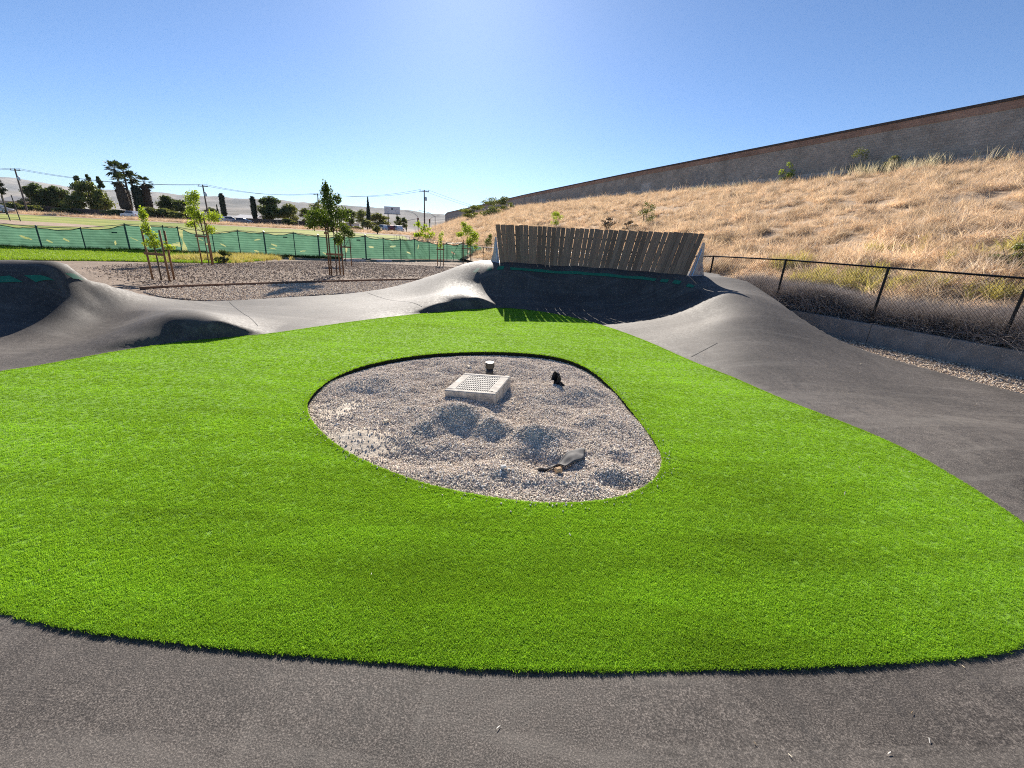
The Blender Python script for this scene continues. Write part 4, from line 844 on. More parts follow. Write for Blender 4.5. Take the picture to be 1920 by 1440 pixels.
b7 = sb(912, 489); sapling(b7, 0, [(-.05, 0, 1.5), (.35, .1, 1.4)], [(0, 1, 1.0)], [(.1, 0, 1.5, .3, .35), (.25, 0, 1.9, .2, .25)], "small sapling tucked against the left end of the wall ride", "stakes of the small sapling at the left end of the wall ride", MIDG, 707, 350, .06, 1.7)
# --- shrubs on the bank and by the lawn
def shrub(px_, py_, w, h, mat, label, seed, n=500, leaf=.06, on_bank=True, name="shrub", group="shrubs on the freeway bank", loc=None):
    p = loc if loc is not None else (bank_hit(px_, py_) if on_bank else pg(px_, py_))
    r = np.random.default_rng(seed); stem = [([(0, 0, -.2), (math.cos(a) * w * .12, math.sin(a) * w * .12, h * .3), (math.cos(a) * w * .28, math.sin(a) * w * .28, h * .7)], [.02, .015, .006]) for a in r.uniform(0, 6.28, 5)]
    return plant(name, label, "shrub", tuple(p), blobs(w, h, 0, 12, seed), n, leaf, mat, seed, stem, group)
def wl_(px_, off=1.3): t_, _ = wall_at(px_, 340); q = sw_b(t_); return (q[0] - SWD[1] * off, q[1] + SWD[0] * off, q[2] - .3)
shrub(0, 0, 2.0, 2.3, LIME, "yellow-green bush against the sound wall, left of the three there", 801, 1500, .055, loc=wl_(1488))
shrub(0, 0, 2.1, 2.9, OLIVE, "open leggy bush against the sound wall, middle of the three there", 802, 900, .055, loc=wl_(1618))
shrub(0, 0, 1.9, 1.5, BUSHY, "low grey-green bush against the sound wall, right of the three there", 803, 1200, .05, loc=wl_(1683))
shrub(1873, 500, .8, .6, OLIVE, "round green shrub low on the bank near the right edge", 804, 1100, .028)
shrub(1040, 425, 1.5, 1.6, LIME, "yellow-green shrub rising behind the middle of the plank wall", 805, 1100, .05)
shrub(1210, 428, 1.5, 1.9, OLIVE, "olive weed clump above the right half of the plank wall", 806, 900, .05)
DEADB = leaf_mat("dead_shrub_leaf", [(.05, .04, .035), (.1, .08, .065), (.16, .13, .1)], .1, 2)
shrub(1138, 430, 1.5, .8, DEADB, "dark dead shrub just above the middle of the plank wall", 807, 500, .06)
shrub(1180, 432, 1.3, .7, DEADB, "brown dead shrub to the right of the dark dead one", 808, 400, .06)
for i, (x, y, w, h, lb) in enumerate(((885, 412, 9, 3.6, "large pale green thicket on the far bank, left part"), (920, 405, 9, 4.2, "large green thicket on the far bank, middle part"), (945, 398, 7, 4.0, "large green thicket on the far bank, right part"))): shrub(x, y, w, h, OLIVE, lb, 810 + i, 2600, .17)
for i, (x, y, lb) in enumerate(((785, 446, "lime bush at the far end of the dark fence, left one"), (800, 450, "lime bush at the far end of the dark fence, right one"))): shrub(x, y, 2.6, 2.2, LIME, lb, 820 + i, 420, .14, False, "roadside_bush", "bushes at the far end of the fence", loc=tuple(py(x, y, 62)))
shrub(421, 494, .9, .6, DARKG, "dark round bush at the right end of the lawn strip", 830, 500, .05, False, "garden_bush", "bushes by the lawn")

# ------------------------------------------------------------------ green screen fence
def screen_mat():
    t = NT("green_screen_fabric"); p = t.pos(); w = t.new("ShaderNodeTexWave", wave_type='BANDS', bands_direction='Z'); w.inputs["Scale"].default_value = 2.2; w.inputs["Distortion"].default_value = 1.2; w.inputs["Detail"].default_value = 2; t.l.new(p, w.inputs["Vector"])
    c = t.ramp(w.outputs["Fac"], [(.2, (.05, .115, .083)), (.8, (.075, .155, .115))]); c = t.mix(1.0, c, t.ramp(t.noise(p, 1.5, 4, .6), [(.3, .8), (.7, 1.2)]), 'MULTIPLY')
    t.color(c).rough(.7, .2).translucent(t.mix(1.0, c, (1.5, 1.45, 1.3), 'MULTIPLY'), .5); return t.m
SCREEN = screen_mat(); HEM = simple("dark_green_hem", (.012, .06, .045), .8); FPOST = simple("fence_post_steel", (.05, .09, .08), .5, .5); FFRAME = simple("panel_frame", (.2, .22, .22), .45, .7)
FPX_PTS = [(-330, 462, 380), (-200, 461, 392), (-80, 462, 405), (0, 463, 418), (80, 467, 427), (162, 469, 429), (245, 470, 422), (315, 473, 425), (342, 474, 427), (404, 476, 438), (452, 478, 433), (500, 480, 437), (555, 482, 437), (600, 484, 443), (640, 485, 443), (687, 486, 443), (720, 487, 447), (752, 487, 449), (778, 487, 449), (805, 487, 454), (838, 488, 457), (866, 488, 456), (892, 487, 460), (925, 487, 463)]
FB = [pg(q[0], q[1]) for q in FPX_PTS]
for b in FB: b[2] = float(land_z(b[None, :2])[0])
FT = []
for q, b in zip(FPX_PTS, FB):
    d = ray(q[0], q[2]); FT.append(CAMH + d[2] * (b[1] / d[1]))
FT = np.array(FT); FBZ = np.array([b[2] for b in FB])
gf = empty("screen_fence", tuple(FB[6])); tag(gf, "temporary fence covered in torn green windscreen fabric", "fence"); G0 = FB[6]
sags = [.12, .12, .1, .12, .1, .14, .05, .03, .22, .04, .05, .12, .03, .08, .05, .1, .08, .05, .06, .12, .14, .1, .12]
SLIT = simple("slit_flap", (.03, .17, .12), .7)
for i in range(len(FB) - 1):
    a, b = FB[i], FB[i + 1]; d = b - a; L = np.hypot(d[0], d[1]); nrm = np.array([d[1], -d[0]]) / L; nu, nv = max(8, int(L / .03)), 44
    u = np.linspace(.008, .992, nu); v = np.linspace(0, 1, nv); UU, VV = np.meshgrid(u, v)
    ht = np.interp(UU, [0, 1], [FT[i] - FBZ[i], FT[i + 1] - FBZ[i + 1]]) - sags[i] * np.sin(UU * math.pi) ** 1.3 - .03 * np.abs(np.sin(UU * 9.0 + i))
    bz_ = np.interp(UU, [0, 1], [FBZ[i], FBZ[i + 1]]) + .06
    fold = (fbm(np.stack([UU.ravel() * L * .9 + i * 7, (VV + UU * .8).ravel() * 1.6], 1), 1.4, 200 + i, 3).reshape(UU.shape) - .5) * .22 * np.sin(UU * math.pi) * (1 if i in (8, 9, 16, 17, 18, 19, 20, 21) else .45)
    X = a[0] + d[0] * UU + nrm[0] * (fold + .02); Y_ = a[1] + d[1] * UU + nrm[1] * (fold + .02); Zz = bz_ + ht * VV - .06 * VV
    V = np.stack([X, Y_, Zz], 2).reshape(-1, 3) - G0; ii = (np.arange(nv - 1)[:, None] * nu + np.arange(nu - 1)[None]).ravel(); F = np.stack([ii, ii + 1, ii + nu + 1, ii + nu], 1)
    uc = UU.ravel()[F].mean(1) * L; vc = (VV.ravel()[F].mean(1)) * float(ht.mean()); cut = np.zeros(len(F), bool); r = np.random.default_rng(900 + i); nsl = int(L > 1.5) + int(L > 2.6) + int(r.random() < .6)
    for k in range(nsl):
        cx, cy = r.uniform(.25, max(.3, L - .25)), r.uniform(.2, float(ht.mean()) - .25); la, lb_ = r.uniform(.14, .24), r.uniform(.035, .07); an = r.choice([-.5, -.35, .05, .2, 1.4]) + r.normal(0, .08)
        du, dv = uc - cx, vc - cy; e1 = du * math.cos(an) + dv * math.sin(an); e2 = -du * math.sin(an) + dv * math.cos(an); cut |= (e1 / la) ** 2 + (e2 / lb_) ** 2 < 1
    if i == 7: cut |= (np.abs(vc - .42 - (uc - .3) * .1) < .2 * (uc / L) * (.5 + .5 * np.sin(vc * 40) ** 2)) & (uc > L * .3) & (vc < .6)
    if i == 8: w_ = np.abs(vc - .62) * .28 + .02; cut |= (np.abs(uc - .14 - .05 * np.sin(vc * 4)) < w_)
    me = mesh_np("screen_panel", V, F[~cut], SCREEN, True); obj("screen_panel", me, gf)
    topl = [(X[-1, k] - G0[0], Y_[-1, k] - G0[1], Zz[-1, k] - G0[2]) for k in range(0, nu, max(1, nu // 12))] + [(X[-1, -1] - G0[0], Y_[-1, -1] - G0[1], Zz[-1, -1] - G0[2])]
    MB().tube(topl, .022, 5).build("hem", HEM, gf)
    rail_z0, rail_z1 = FT[i] + .02, FT[i + 1] + .02
    MB().tube([(a[0] - G0[0], a[1] - G0[1] , rail_z0 - G0[2]), (b[0] - G0[0], b[1] - G0[1], rail_z1 - G0[2])], .017, 6).build("top_rail", FFRAME, gf)
    if i in (5, 11, 14): MB().box((a + d * .72)[:3] - G0 + np.array([-nrm[0] * -.08, nrm[1] * .08, 0]) * 1 + np.array([0, 0, (FT[i] - FBZ[i]) * .86]), (.26, .01, .07), (0, 0, math.atan2(d[1], d[0]))).build("dark_tag", HEM, gf)
for i, b in enumerate(FB):
    thick = .045 if i in (4, 6, 11, 13, 15) else .027
    MB().tube([(b[0] - G0[0], b[1] - G0[1], FBZ[i] - .15 - G0[2]), (b[0] - G0[0], b[1] - G0[1], FT[i] + .08 - G0[2])], thick, 8).build("post", FPOST, gf)
    if i in (4, 11, 13, 15):
        MB().box((b[0] - G0[0], b[1] - G0[1], FBZ[i] + .03 - G0[2]), (.6, .12, .05)).build("foot", FPOST, gf); MB().tube([(b[0] - G0[0] + .05, b[1] - G0[1] + .02, FT[i] + .06 - G0[2]), (b[0] - G0[0] - .05, b[1] - G0[1] + .02, FT[i] + .12 - G0[2])], .03, 6).build("clamp", FFRAME, gf)
q = np.array([FB[i][:2] * (1 - t_) + FB[i + 1][:2] * t_ for i in range(2, 14) for t_ in rng.random(110)]) + rng.normal(0, .12, (12 * 110, 2)) - np.array([0, .15]); n = len(q)
rg = scatter("rough_grass", np.column_stack([q, land_z(q)]), np.column_stack([rng.normal(0, .3, (n, 2)), rng.uniform(0, 6, n)]), rng.uniform(.4, 1.0, n), rng.integers(0, 2, n), tall); tag(rg, "dark uncut grass along the foot of the green screen", "grass", kind="stuff")
BLOCKM = simple("pale_concrete_curb", (.6, .56, .52), .85)
for (x0, x1, y, lb) in ((648, 685, 490, "long pale curb block lying before the screen fence"), (707, 734, 490.5, "short pale curb block lying right of the long one")):
    a, b = pg(x0, y), pg(x1, y); d = b - a; o = MB().box((0, 0, .05), (np.hypot(d[0], d[1]), .15, .12)).build("curb_block", BLOCKM, bevel=.01); o.location = (a + b) / 2; o.rotation_euler = (0, 0, math.atan2(d[1], d[0])); tag(o, lb, "curb block", "loose curb blocks")

# ------------------------------------------------------------------ land beyond the field
def bgp(x, y, Y): return py(x, y, Y)
BFW = simple("brown_fence_boards", (.11, .075, .055), .85, var=.25, scale=3)
pf = [(-420, 384, 380), (-200, 384, 380), (-60, 386, 382), (30, 388, 380), (110, 396, 388), (200, 401, 392), (280, 405, 397), (360, 409, 402), (440, 414, 408), (520, 418, 411), (600, 423, 416)]
bfp = [np.array(bgp(x, y, 119.0)) for x, y, _ in pf]; hts = [bgp(x, t_, 119.0)[2] - bgp(x, y, 119.0)[2] for x, y, t_ in pf]
bf = empty("boundary_fence", tuple(bfp[0])); tag(bf, "long dark brown board fence along the far road", "fence")
for i in range(len(bfp) - 1):
    for k in range(6):
        a = bfp[i] + (bfp[i + 1] - bfp[i]) * k / 6; b = bfp[i] + (bfp[i + 1] - bfp[i]) * (k + 1) / 6; d = b - a; h = max(1.5, hts[i] + 1.1); gz_ = float(land_z(a[None, :2])[0])
        top = max(a[2], b[2]) + max(.9, hts[i]) - .1; MB().box(((a + b) / 2 - bfp[0])[:2].tolist() + [(top + gz_ - .3) / 2 - bfp[0][2]], (np.hypot(d[0], d[1]) - .06, .06, top - gz_ + .3), (0, 0, math.atan2(d[1], d[0]))).build("board_section", BFW, bf)
q = np.column_stack([rng.uniform(-150, -22, 9000), rng.uniform(99, 109, 9000)]); q = q[rng.random(len(q)) < .35 + .65 * vnoise(q, .2, 4)]; n = len(q)
vg = scatter("verge_grass", np.column_stack([q, land_z(q)]), np.column_stack([rng.normal(0, .25, (n, 2)), rng.uniform(0, 6, n)]), rng.uniform(1.2, 2.4, n), rng.integers(0, 4, n), tufts); tag(vg, "tall dry grass along the verge of the far road", "dry grass", kind="stuff")
# trees: (x, top, base, width, depth, label, material, faces)
T = [(88, 341, 398, 62, 126, "broad dark tree left of centre in the left tree row", DARKG, 2600), (58, 372, 400, 40, 122, "low olive tree in front of the leaning utility pole", BUSHY, 1300), (118, 347, 399, 52, 128, "dark rounded tree right of the broad dark one", DARKG, 2200),
     (140, 366, 402, 40, 120, "low yellow-olive tree between the dark tree and the feathery one", OLIVE, 1400), (176, 340, 402, 66, 124, "large feathery olive tree left of the palms", OLIVE, 2800), (318, 365, 402, 44, 130, "compact dark round tree right of the palms", DARKG, 1800),
     (345, 374, 408, 50, 128, "dark tree behind the bright lime sapling", DARKG, 1500), (398, 388, 414, 30, 132, "small dark tree left of the first clipped cypress", DARKG, 900), (510, 366, 416, 62, 122, "big dark tree right of the second clipped cypress", DARKG, 2600), (545, 382, 418, 44, 124, "grey-green tree leaning right of the big dark one", BUSHY, 1500),
     (575, 390, 421, 36, 126, "low bushy tree left of the dark green sapling", BUSHY, 1100), (601, 372, 424, 44, 124, "pale feathery tree behind the dark green sapling", OLIVE, 1100), (657, 388, 422, 36, 130, "rounded tree right of the dark green sapling", DARKG, 1300), (680, 392, 424, 34, 126, "olive tree left of the pointed cypress", OLIVE, 1100),
     (712, 398, 428, 46, 134, "low spreading tree right of the pointed cypress", BUSHY, 1300), (690, 412, 432, 36, 112, "scrubby tree in the dry lot", BUSHY, 800), (747, 405, 428, 17, 128, "dark upright tree under the billboard, left one", DARKG, 800), (757, 407, 429, 16, 126, "dark upright tree under the billboard, right one", DARKG, 800),
     (2, 335, 367, 26, 90, "dark tree crown cut by the left picture edge", CYP, 1400), (708, 422, 437, 20, 95, "small bare scrub tree before the white cars", BUSHY, 350)]
for i, (x, yt, yb, w, Y, lb, m, n) in enumerate(T): bg_tree(x, yt, yb, w, Y, lb, m, 1000 + i, n)
r = np.random.default_rng(5)   # thin upper sprays of the feathery tree
for i, (x, yb, yt) in enumerate(((152, 350, 328), (171, 345, 326), (191, 350, 330))): bg_tree(x, yt, yb + 14, 13, 124.5, ("thin leaf spray rising from the feathery olive tree, left one", "thin leaf spray rising from the feathery olive tree, middle one", "thin leaf spray rising from the feathery olive tree, right one")[i], DARKG, 1060 + i, 260, .35, "tree", "slender_tree", k=6)
H = [(255, 396, 410, 40, "hedge bush behind the white car"), (285, 388, 410, 44, "grey-green hedge bush right of the clipped dark cypress"), (312, 390, 411, 40, "hedge bush below the compact round tree"), (338, 392, 413, 36, "hedge bush left of the bright lime sapling"), (215, 393, 405, 40, "hedge bush at the foot of the leaning palms"), (70, 384, 399, 46, "low roadside bush left of the feathery tree"), (30, 380, 398, 40, "low roadside bush below the leaning utility pole"), (120, 390, 402, 50, "low roadside bush under the dark trees"),
     (600, 416, 428, 40, "low brush left of the dark green sapling"), (640, 418, 429, 36, "low brush right of the dark green sapling"), (670, 424, 434, 30, "low scrub in the dry lot, left clump"), (725, 424, 434, 24, "low scrub in front of the white cars"), (540, 410, 420, 30, "low brush under the big dark tree")]
for i, (x, yt, yb, w, lb) in enumerate(H): bg_tree(x, yt, yb, w, 116 + (i % 3), lb, BUSHY, 1100 + i, 900, .3, "shrub", "roadside_bush", "hedge bushes along the far road", 12)
def cypress(x, yt, yb, w, Y, label, seed, blunt=True, n=2600):
    b = py(x, yb, Y); h = py(x, yt, Y)[2] - b[2]; wd = w * Y * .97 / FPX; gz_ = float(land_z(b[None, :2])[0]); dz = max(0, b[2] - gz_)
    e = empty("cypress", (b[0], b[1], b[2] - dz)); tag(e, label, "tree", "dark cypress trees"); prof = lambda t: (min(1, .55 + t * 2) * min(1, (1 - t) * 5 + (.55 if blunt else 0))) if blunt else (min(1, .5 + 2.2 * t) * (1 - t) ** .8)
    lobes = [(0, 0, dz + h * t, wd * .47 * prof(t) + .03, wd * .47 * prof(t) + .03, h * .035, prof(t) + .1) for t in np.linspace(.02, .985, 26)]
    V, F = leaf_cloud(n, lobes, max(.16, wd * .1), seed); obj("crown", mesh_np("crown", V, F, CYP), e)
    MB().lathe([(.03 + wd * .38 * prof(t), dz + h * t) for t in np.linspace(.03, .96, 12)], (0, 0, 0), 9).build("inner_foliage", CYP, e, True); MB().tube([(0, 0, -.3), (0, 0, dz + h * .5)], [.2, .1], 7).build("trunk", BARK, e)
cypress(264, 349, 398, 17, 121, "clipped dark cypress standing among the palms", 1201); cypress(422, 363, 411, 11, 120, "clipped column cypress left of the white house", 1202); cypress(479, 369, 414, 11, 120, "clipped column cypress right of the white house", 1203); cypress(692, 369, 420, 12, 118, "tall pointed cypress left of the billboard", 1204, False, 1500)
cypress(246, 354, 396, 10, 126, "slim dark cypress between the leaning palms", 1205); cypress(410, 384, 408, 6, 130, "small spiky cypress beside the left column cypress", 1206, False, 500)
# fan palms with thatch skirts
THATCH = simple("palm_thatch", (.075, .055, .04), .95, var=.4, scale=5, bump=.8); FROND = leaf_mat("palm_frond", [(.02, .03, .014), (.04, .06, .022), (.08, .1, .04)], .25, 1.5)
def palm(xt, yt, xb, yb, skirt_top, wpx, Y, label, seed, crown_px=30, thin=False):
    b = py(xb, yb, Y); t_ = py(xt, yt, Y); gz_ = float(land_z(b[None, :2])[0]); base = np.array([b[0], b[1], min(b[2], gz_)]); rel = t_ - base; sc = Y * .97 / FPX; r_ = np.random.default_rng(seed)
    e = empty("fan_palm", tuple(base)); tag(e, label, "palm", "fan palms"); mid = rel * .5 + np.array([.1, 0, 0])
    MB().tube([(0, 0, -.3), tuple(mid), tuple(rel)], [.32, .26, .2], 9).build("trunk", BARK, e, True)
    if not thin:
        z0 = (b[2] - base[2]) / rel[2]; ts_ = np.linspace(max(.02, z0), skirt_top, 9); m_ = MB(); wd = wpx * sc / 2; m_.tube([tuple(rel * t) for t in ts_], [wd * q * r_.uniform(.9, 1.1) for q in (.85, 1, 1.02, 1, .96, .92, .85, .75, .45)], 12); m_.build("thatch_skirt", THATCH, e)
        V, F = leaf_cloud(500, [(rel[0] * t, rel[1] * t, rel[2] * t, wd * 1.02, wd * 1.02, .4, 1) for t in ts_[:-1]], .42, seed + 1); obj("thatch_fringe", mesh_np("thatch_fringe", V, F, THATCH), e)
    V = []; F = []; R_ = crown_px * sc / 2; c = np.array(rel)
    for k in range(34):
        az = r_.uniform(0, 6.28); el = r_.uniform(-.9, 1.4); dirv = np.array([math.cos(az) * math.cos(el), math.sin(az) * math.cos(el), math.sin(el)]); L_ = R_ * r_.uniform(.35, .66); hub = c + dirv * L_; side = np.cross(dirv, [0, 0, 1.]); side /= np.linalg.norm(side) + 1e-6; up = np.cross(side, dirv)
        i0 = len(V); V += [tuple(c - side * .03), tuple(c + side * .03), tuple(hub + side * .03), tuple(hub - side * .03)]; F.append((i0, i0 + 1, i0 + 2, i0 + 3))
        for q in np.linspace(-1.3, 1.3, 7):
            dl_ = dirv * math.cos(q) + side * math.sin(q); ll = R_ * .55 * (1 - .12 * abs(q)) * r_.uniform(.85, 1.1); tip = hub + dl_ * ll + np.array([0, 0, -.16 * ll]); w_ = np.cross(dl_, up) * .1 * R_ * .7; i0 = len(V); mid_ = hub + dl_ * ll * .5
            V += [tuple(hub), tuple(mid_ + w_), tuple(tip), tuple(mid_ - w_)]; F.append((i0, i0 + 1, i0 + 2, i0 + 3))
    obj("fronds", mesh_np("fronds", V, F, FROND), e)
palm(214, 317, 243, 394, .1, 14, 122, "tallest fan palm with a spreading dark crown", 1301, 34, True); palm(221, 338, 238, 391, .95, 17, 119, "thick skirted fan palm leaning left below the tallest", 1302, 26); palm(231, 321, 245, 392, .1, 10, 125, "thin fan palm just right of the tallest", 1303, 34, True)
palm(245, 334, 254, 388, .1, 10, 127, "slim fan palm between the tall pair and the clipped cypress", 1304, 28, True); palm(270, 342, 278, 390, .96, 14, 124, "skirted fan palm right of the clipped cypress", 1305, 28)
# house and buildings
WHITEW = simple("white_stucco", (.72, .72, .72), .8, var=.08, scale=1); ROOFG = simple("grey_shingle", (.4, .38, .36), .85, var=.15, scale=2); GLASS = simple("dark_window", (.05, .06, .075), .15, spec=.6, var=.1)
def house(x0, x1, yb, ywall, yroof, Y, label, wallm, roofm, depth=8, nwin=3, rz=.12):
    a, b = py(x0, yb, Y), py(x1, yb, Y); w = np.hypot(*(b - a)[:2]); zb = float(land_z(a[None, :2])[0]); hw_ = py(x0, ywall, Y)[2] - zb; hr = py(x0, yroof, Y)[2] - zb; c = (a + b) / 2
    e = empty("house", (c[0], c[1], zb), rz); tag(e, label, "house"); MB().box((0, depth / 2, hw_ / 2 - .2), (w, depth, hw_ + .4)).build("wall", wallm, e)
    m_ = MB(); o_ = .4; m_.add([(-w / 2 - o_, -o_, hw_), (w / 2 + o_, -o_, hw_), (w / 2 + o_, depth + o_, hw_), (-w / 2 - o_, depth + o_, hw_), (-w / 2 - o_ + w * .12, depth / 2, hr), (w / 2 + o_ - w * .02, depth / 2, hr)], [(0, 1, 5, 4), (1, 2, 5), (2, 3, 4, 5), (3, 0, 4), (0, 3, 2, 1)]); m_.build("roof", roofm, e)
    for k in range(nwin):
        f = MB().box((-w * .36 + w * .72 * k / max(1, nwin - 1), -.02, hw_ * .55), (w * .1, .08, hw_ * .32)).build("window", WHITEW, e); MB().box((-w * .36 + w * .72 * k / max(1, nwin - 1), -.065, hw_ * .55), (w * .085, .02, hw_ * .27)).build("pane", GLASS, f)
    MB().box((w * .15, -.03, hw_ * .36), (w * .07, .08, hw_ * .72)).build("door", ROOFG, e)
house(439, 476, 417, 409, 401, 128, "white gabled house between the two column cypresses", WHITEW, simple("pale_roof", (.62, .6, .58), .8, var=.1, scale=1)); house(412, 440, 416, 409, 402, 140, "second pale house partly hidden by the left column cypress", WHITEW, ROOFG)
house(632, 662, 424, 417, 414, 140, "flat pale building behind the dark green sapling", simple("blue_grey_wall", (.5, .55, .66), .8), ROOFG, 8, 2); house(3, 30, 392, 376, 366, 126, "grey roofed house at the left picture edge", simple("beige_wall", (.5, .46, .4), .8), ROOFG)
# cars
TYRE = simple("tyre", (.02, .02, .02), .8); RIM = simple("rim", (.45, .45, .46), .3, .8)
def car(px_, py_, Y, rz, label, col, z=None, kind="suv"):
    b = py(px_, py_, Y); gz_ = float(land_z(b[None, :2])[0]) + .06; e = empty("car", (b[0], b[1], gz_), rz); tag(e, label, "car", "cars beyond the field"); paint = simple("paint_" + label.split()[0], col, .25, .1, .03, 1, spec=.6)
    pr = [(-2.25, .35), (-2.28, .8), (-2.1, 1.02), (-1.95, 1.05), (-1.55, 1.62), (.25, 1.66), (1.0, 1.08), (2.05, .95), (2.25, .75), (2.25, .35)] if kind == "suv" else [(-2.2, .33), (-2.22, .8), (-1.9, .95), (-1.35, .98), (-.75, 1.4), (.35, 1.42), (1.05, .98), (2.0, .86), (2.2, .65), (2.2, .33)]
    m_ = MB(); n_ = len(pr); V = [(x, y * (.72 if z_ > 1.2 else .88), z_) for y in (-1, 1) for x, z_ in pr]; m_.add(V, [tuple(range(n_))[::-1], tuple(range(n_, 2 * n_))] + [(i, (i + 1) % n_, n_ + (i + 1) % n_, n_ + i) for i in range(n_)]); m_.build("body", paint, e, bevel=.03)
    g = [(-1.75, 1.1), (-1.45, 1.54), (.2, 1.57), (.8, 1.12)] if kind == "suv" else [(-1.2, 1.02), (-.7, 1.34), (.3, 1.36), (.85, 1.02)]
    for s_ in (-1, 1): mm = MB(); mm.add([(x, s_ * (.895 if z_ < 1.2 else .745), z_) for x, z_ in g] , [(0, 1, 2, 3)]); mm.build("side_window", GLASS, e)
    i0 = 5; mm = MB(); mm.add([(pr[5][0] + .06, -.66, pr[5][1] - .05), (pr[6][0] + .02, -.8, pr[6][1] + .03), (pr[6][0] + .02, .8, pr[6][1] + .03), (pr[5][0] + .06, .66, pr[5][1] - .05)], [(0, 1, 2, 3)]); mm.build("windscreen", GLASS, e)
    for x in (-1.35, 1.4):
        for s_ in (-1, 1):
            w_ = MB().tube([(x, s_ * .7, .34), (x, s_ * .92, .34)], .34, 16).build("wheel", TYRE, e); MB().tube([(x, s_ * .9, .34), (x, s_ * .93, .34)], .2, 12).build("rim", RIM, w_)
    for s_ in (-1, 1): MB().box((2.22, s_ * .62, .72), (.08, .3, .14)).build("headlight", RIM, e); MB().box((-2.25, s_ * .66, .85), (.06, .22, .2)).build("tail_light", simple("tail_red", (.35, .02, .02), .4), e)
car(247, 409, 110, 2.95, "white sport utility car on the road below the palms", (.75, .76, .78)); car(2, 402, 100, .2, "silver car at the far left edge beside the infield", (.5, .5, .5)); car(431, 417, 113, 1.2, "white van-like car below the left column cypress", (.75, .75, .75)); car(456, 418, 112, .2, "dark blue car parked in front of the white house", (.1, .13, .2), kind="sedan")
for i, (x, c_, lb) in enumerate(((718, (.8, .8, .8), "white parked car in the row below the billboard, left one"), (730, (.35, .1, .08), "dark red parked car in the row below the billboard"), (743, (.85, .85, .85), "white parked car in the row below the billboard, right one"))): car(x, 432, 116, 2.4, lb, c_)
# billboard
BBW = simple("billboard_face", (.62, .64, .68), .5, var=.06, scale=.6); BBD = simple("billboard_print", (.12, .14, .17), .6)
A_, B_ = py(721, 400, 150), py(750, 401, 150); hB = py(721, 387, 150)[2] - A_[2]; cB = (A_ + B_) / 2; wB = np.hypot(*(B_ - A_)[:2]); zg_ = float(land_z(cB[None, :2])[0]); bb = empty("billboard", (cB[0], cB[1], zg_), 0.0); tag(bb, "pale roadside billboard on two posts above the trees", "billboard"); zf = cB[2] - zg_
MB().box((0, 0, zf + hB / 2), (wB, .25, hB)).build("panel", BBW, bb); MB().box((0, -.02, zf - .12), (wB + .2, .5, .2)).build("catwalk", BBD, bb)
for x in (-.28, .3): MB().tube([(x * wB, .1, -.5), (x * wB, .1, zf)], .16, 8).build("post", BBD, bb)
MB().box((.01 * wB, -.14, zf + hB * .66), (wB * .12, .03, hB * .3)).build("printed_emblem", BBD, bb)
for x in (-.33, .34):
    m_ = MB(); m_.tube([(x * wB + hB * .26 * math.cos(a), -.14, zf + hB * .42 + hB * .26 * math.sin(a)) for a in np.linspace(.6, 5.6, 14)], .05, 5); m_.build("printed_ring", simple("faint_print_%d" % int(x * 100 + 50), (.42, .45, .5), .6), bb)
# utility poles and lines
POLEM = simple("weathered_pole", (.12, .1, .09), .9, scale=2); WIRE = simple("power_wire", (.1, .1, .1), .6)
def pole(xt, yt, xb, yb, Y, label, arm=True):
    b = py(xb, yb, Y); t_ = py(xt, yt, Y); gz_ = float(land_z(b[None, :2])[0]); e = empty("utility_pole", (b[0], b[1], gz_)); tag(e, label, "utility pole", "utility poles"); r_ = np.array([t_[0] - b[0], 0, t_[2] - gz_]) * np.array([.3, 1, 1])
    MB().tube([(0, 0, -.5), tuple(r_)], [.19, .13], 8).build("shaft", POLEM, e)
    if arm: MB().box((r_[0], 0, r_[2] - .35), (2.3, .12, .14)).build("crossarm", POLEM, e)
    for s_ in (-1, 0, 1): MB().tube([(r_[0] + s_ * 1.0, 0, r_[2] - .28), (r_[0] + s_ * 1.0, 0, r_[2] + .02)], .06, 6).build("insulator", GALV, e)
    MB().lathe([(.22, -.45), (.24, -.3), (.24, .3), (.1, .45)], (r_[0] + .4, -.1, r_[2] - 2.0), 10).build("transformer", GALV, e)
    return np.array([b[0] + r_[0], b[1], gz_ + r_[2] + .02])
tops = [pole(29, 316, 48, 386, 104, "leaning utility pole at the far left"), pole(378, 346, 393, 418, 104, "utility pole behind the bright lime sapling"), pole(598, 363, 600, 424, 128, "distant utility pole behind the dark green sapling"), pole(797, 356, 796, 430, 112, "tall utility pole left of the sound wall end")]
tops = [np.array(py(-420, 306, 104))] + tops + [np.array(py(1010, 412, 150))]
for k, (a, b) in enumerate(zip(tops[:-1], tops[1:])):
    e = empty("power_line", tuple(a)); tag(e, ("power line running left from the leaning pole", "power line between the leaning pole and the pole behind the lime sapling", "power line between the lime sapling pole and the distant pole", "power line between the distant pole and the tall pole", "power line descending right from the tall pole")[k], "power line", "power lines")
    for s_ in (-1.0, 1.0):
        pts = []
        for u_ in np.linspace(0, 1, 20): q = (a + (b - a) * u_) - a; pts.append((q[0] + s_, q[1], q[2] - 1.1 * 4 * u_ * (1 - u_)))
        MB().tube(pts, .028, 4, cap=False).build("wire", WIRE, e)
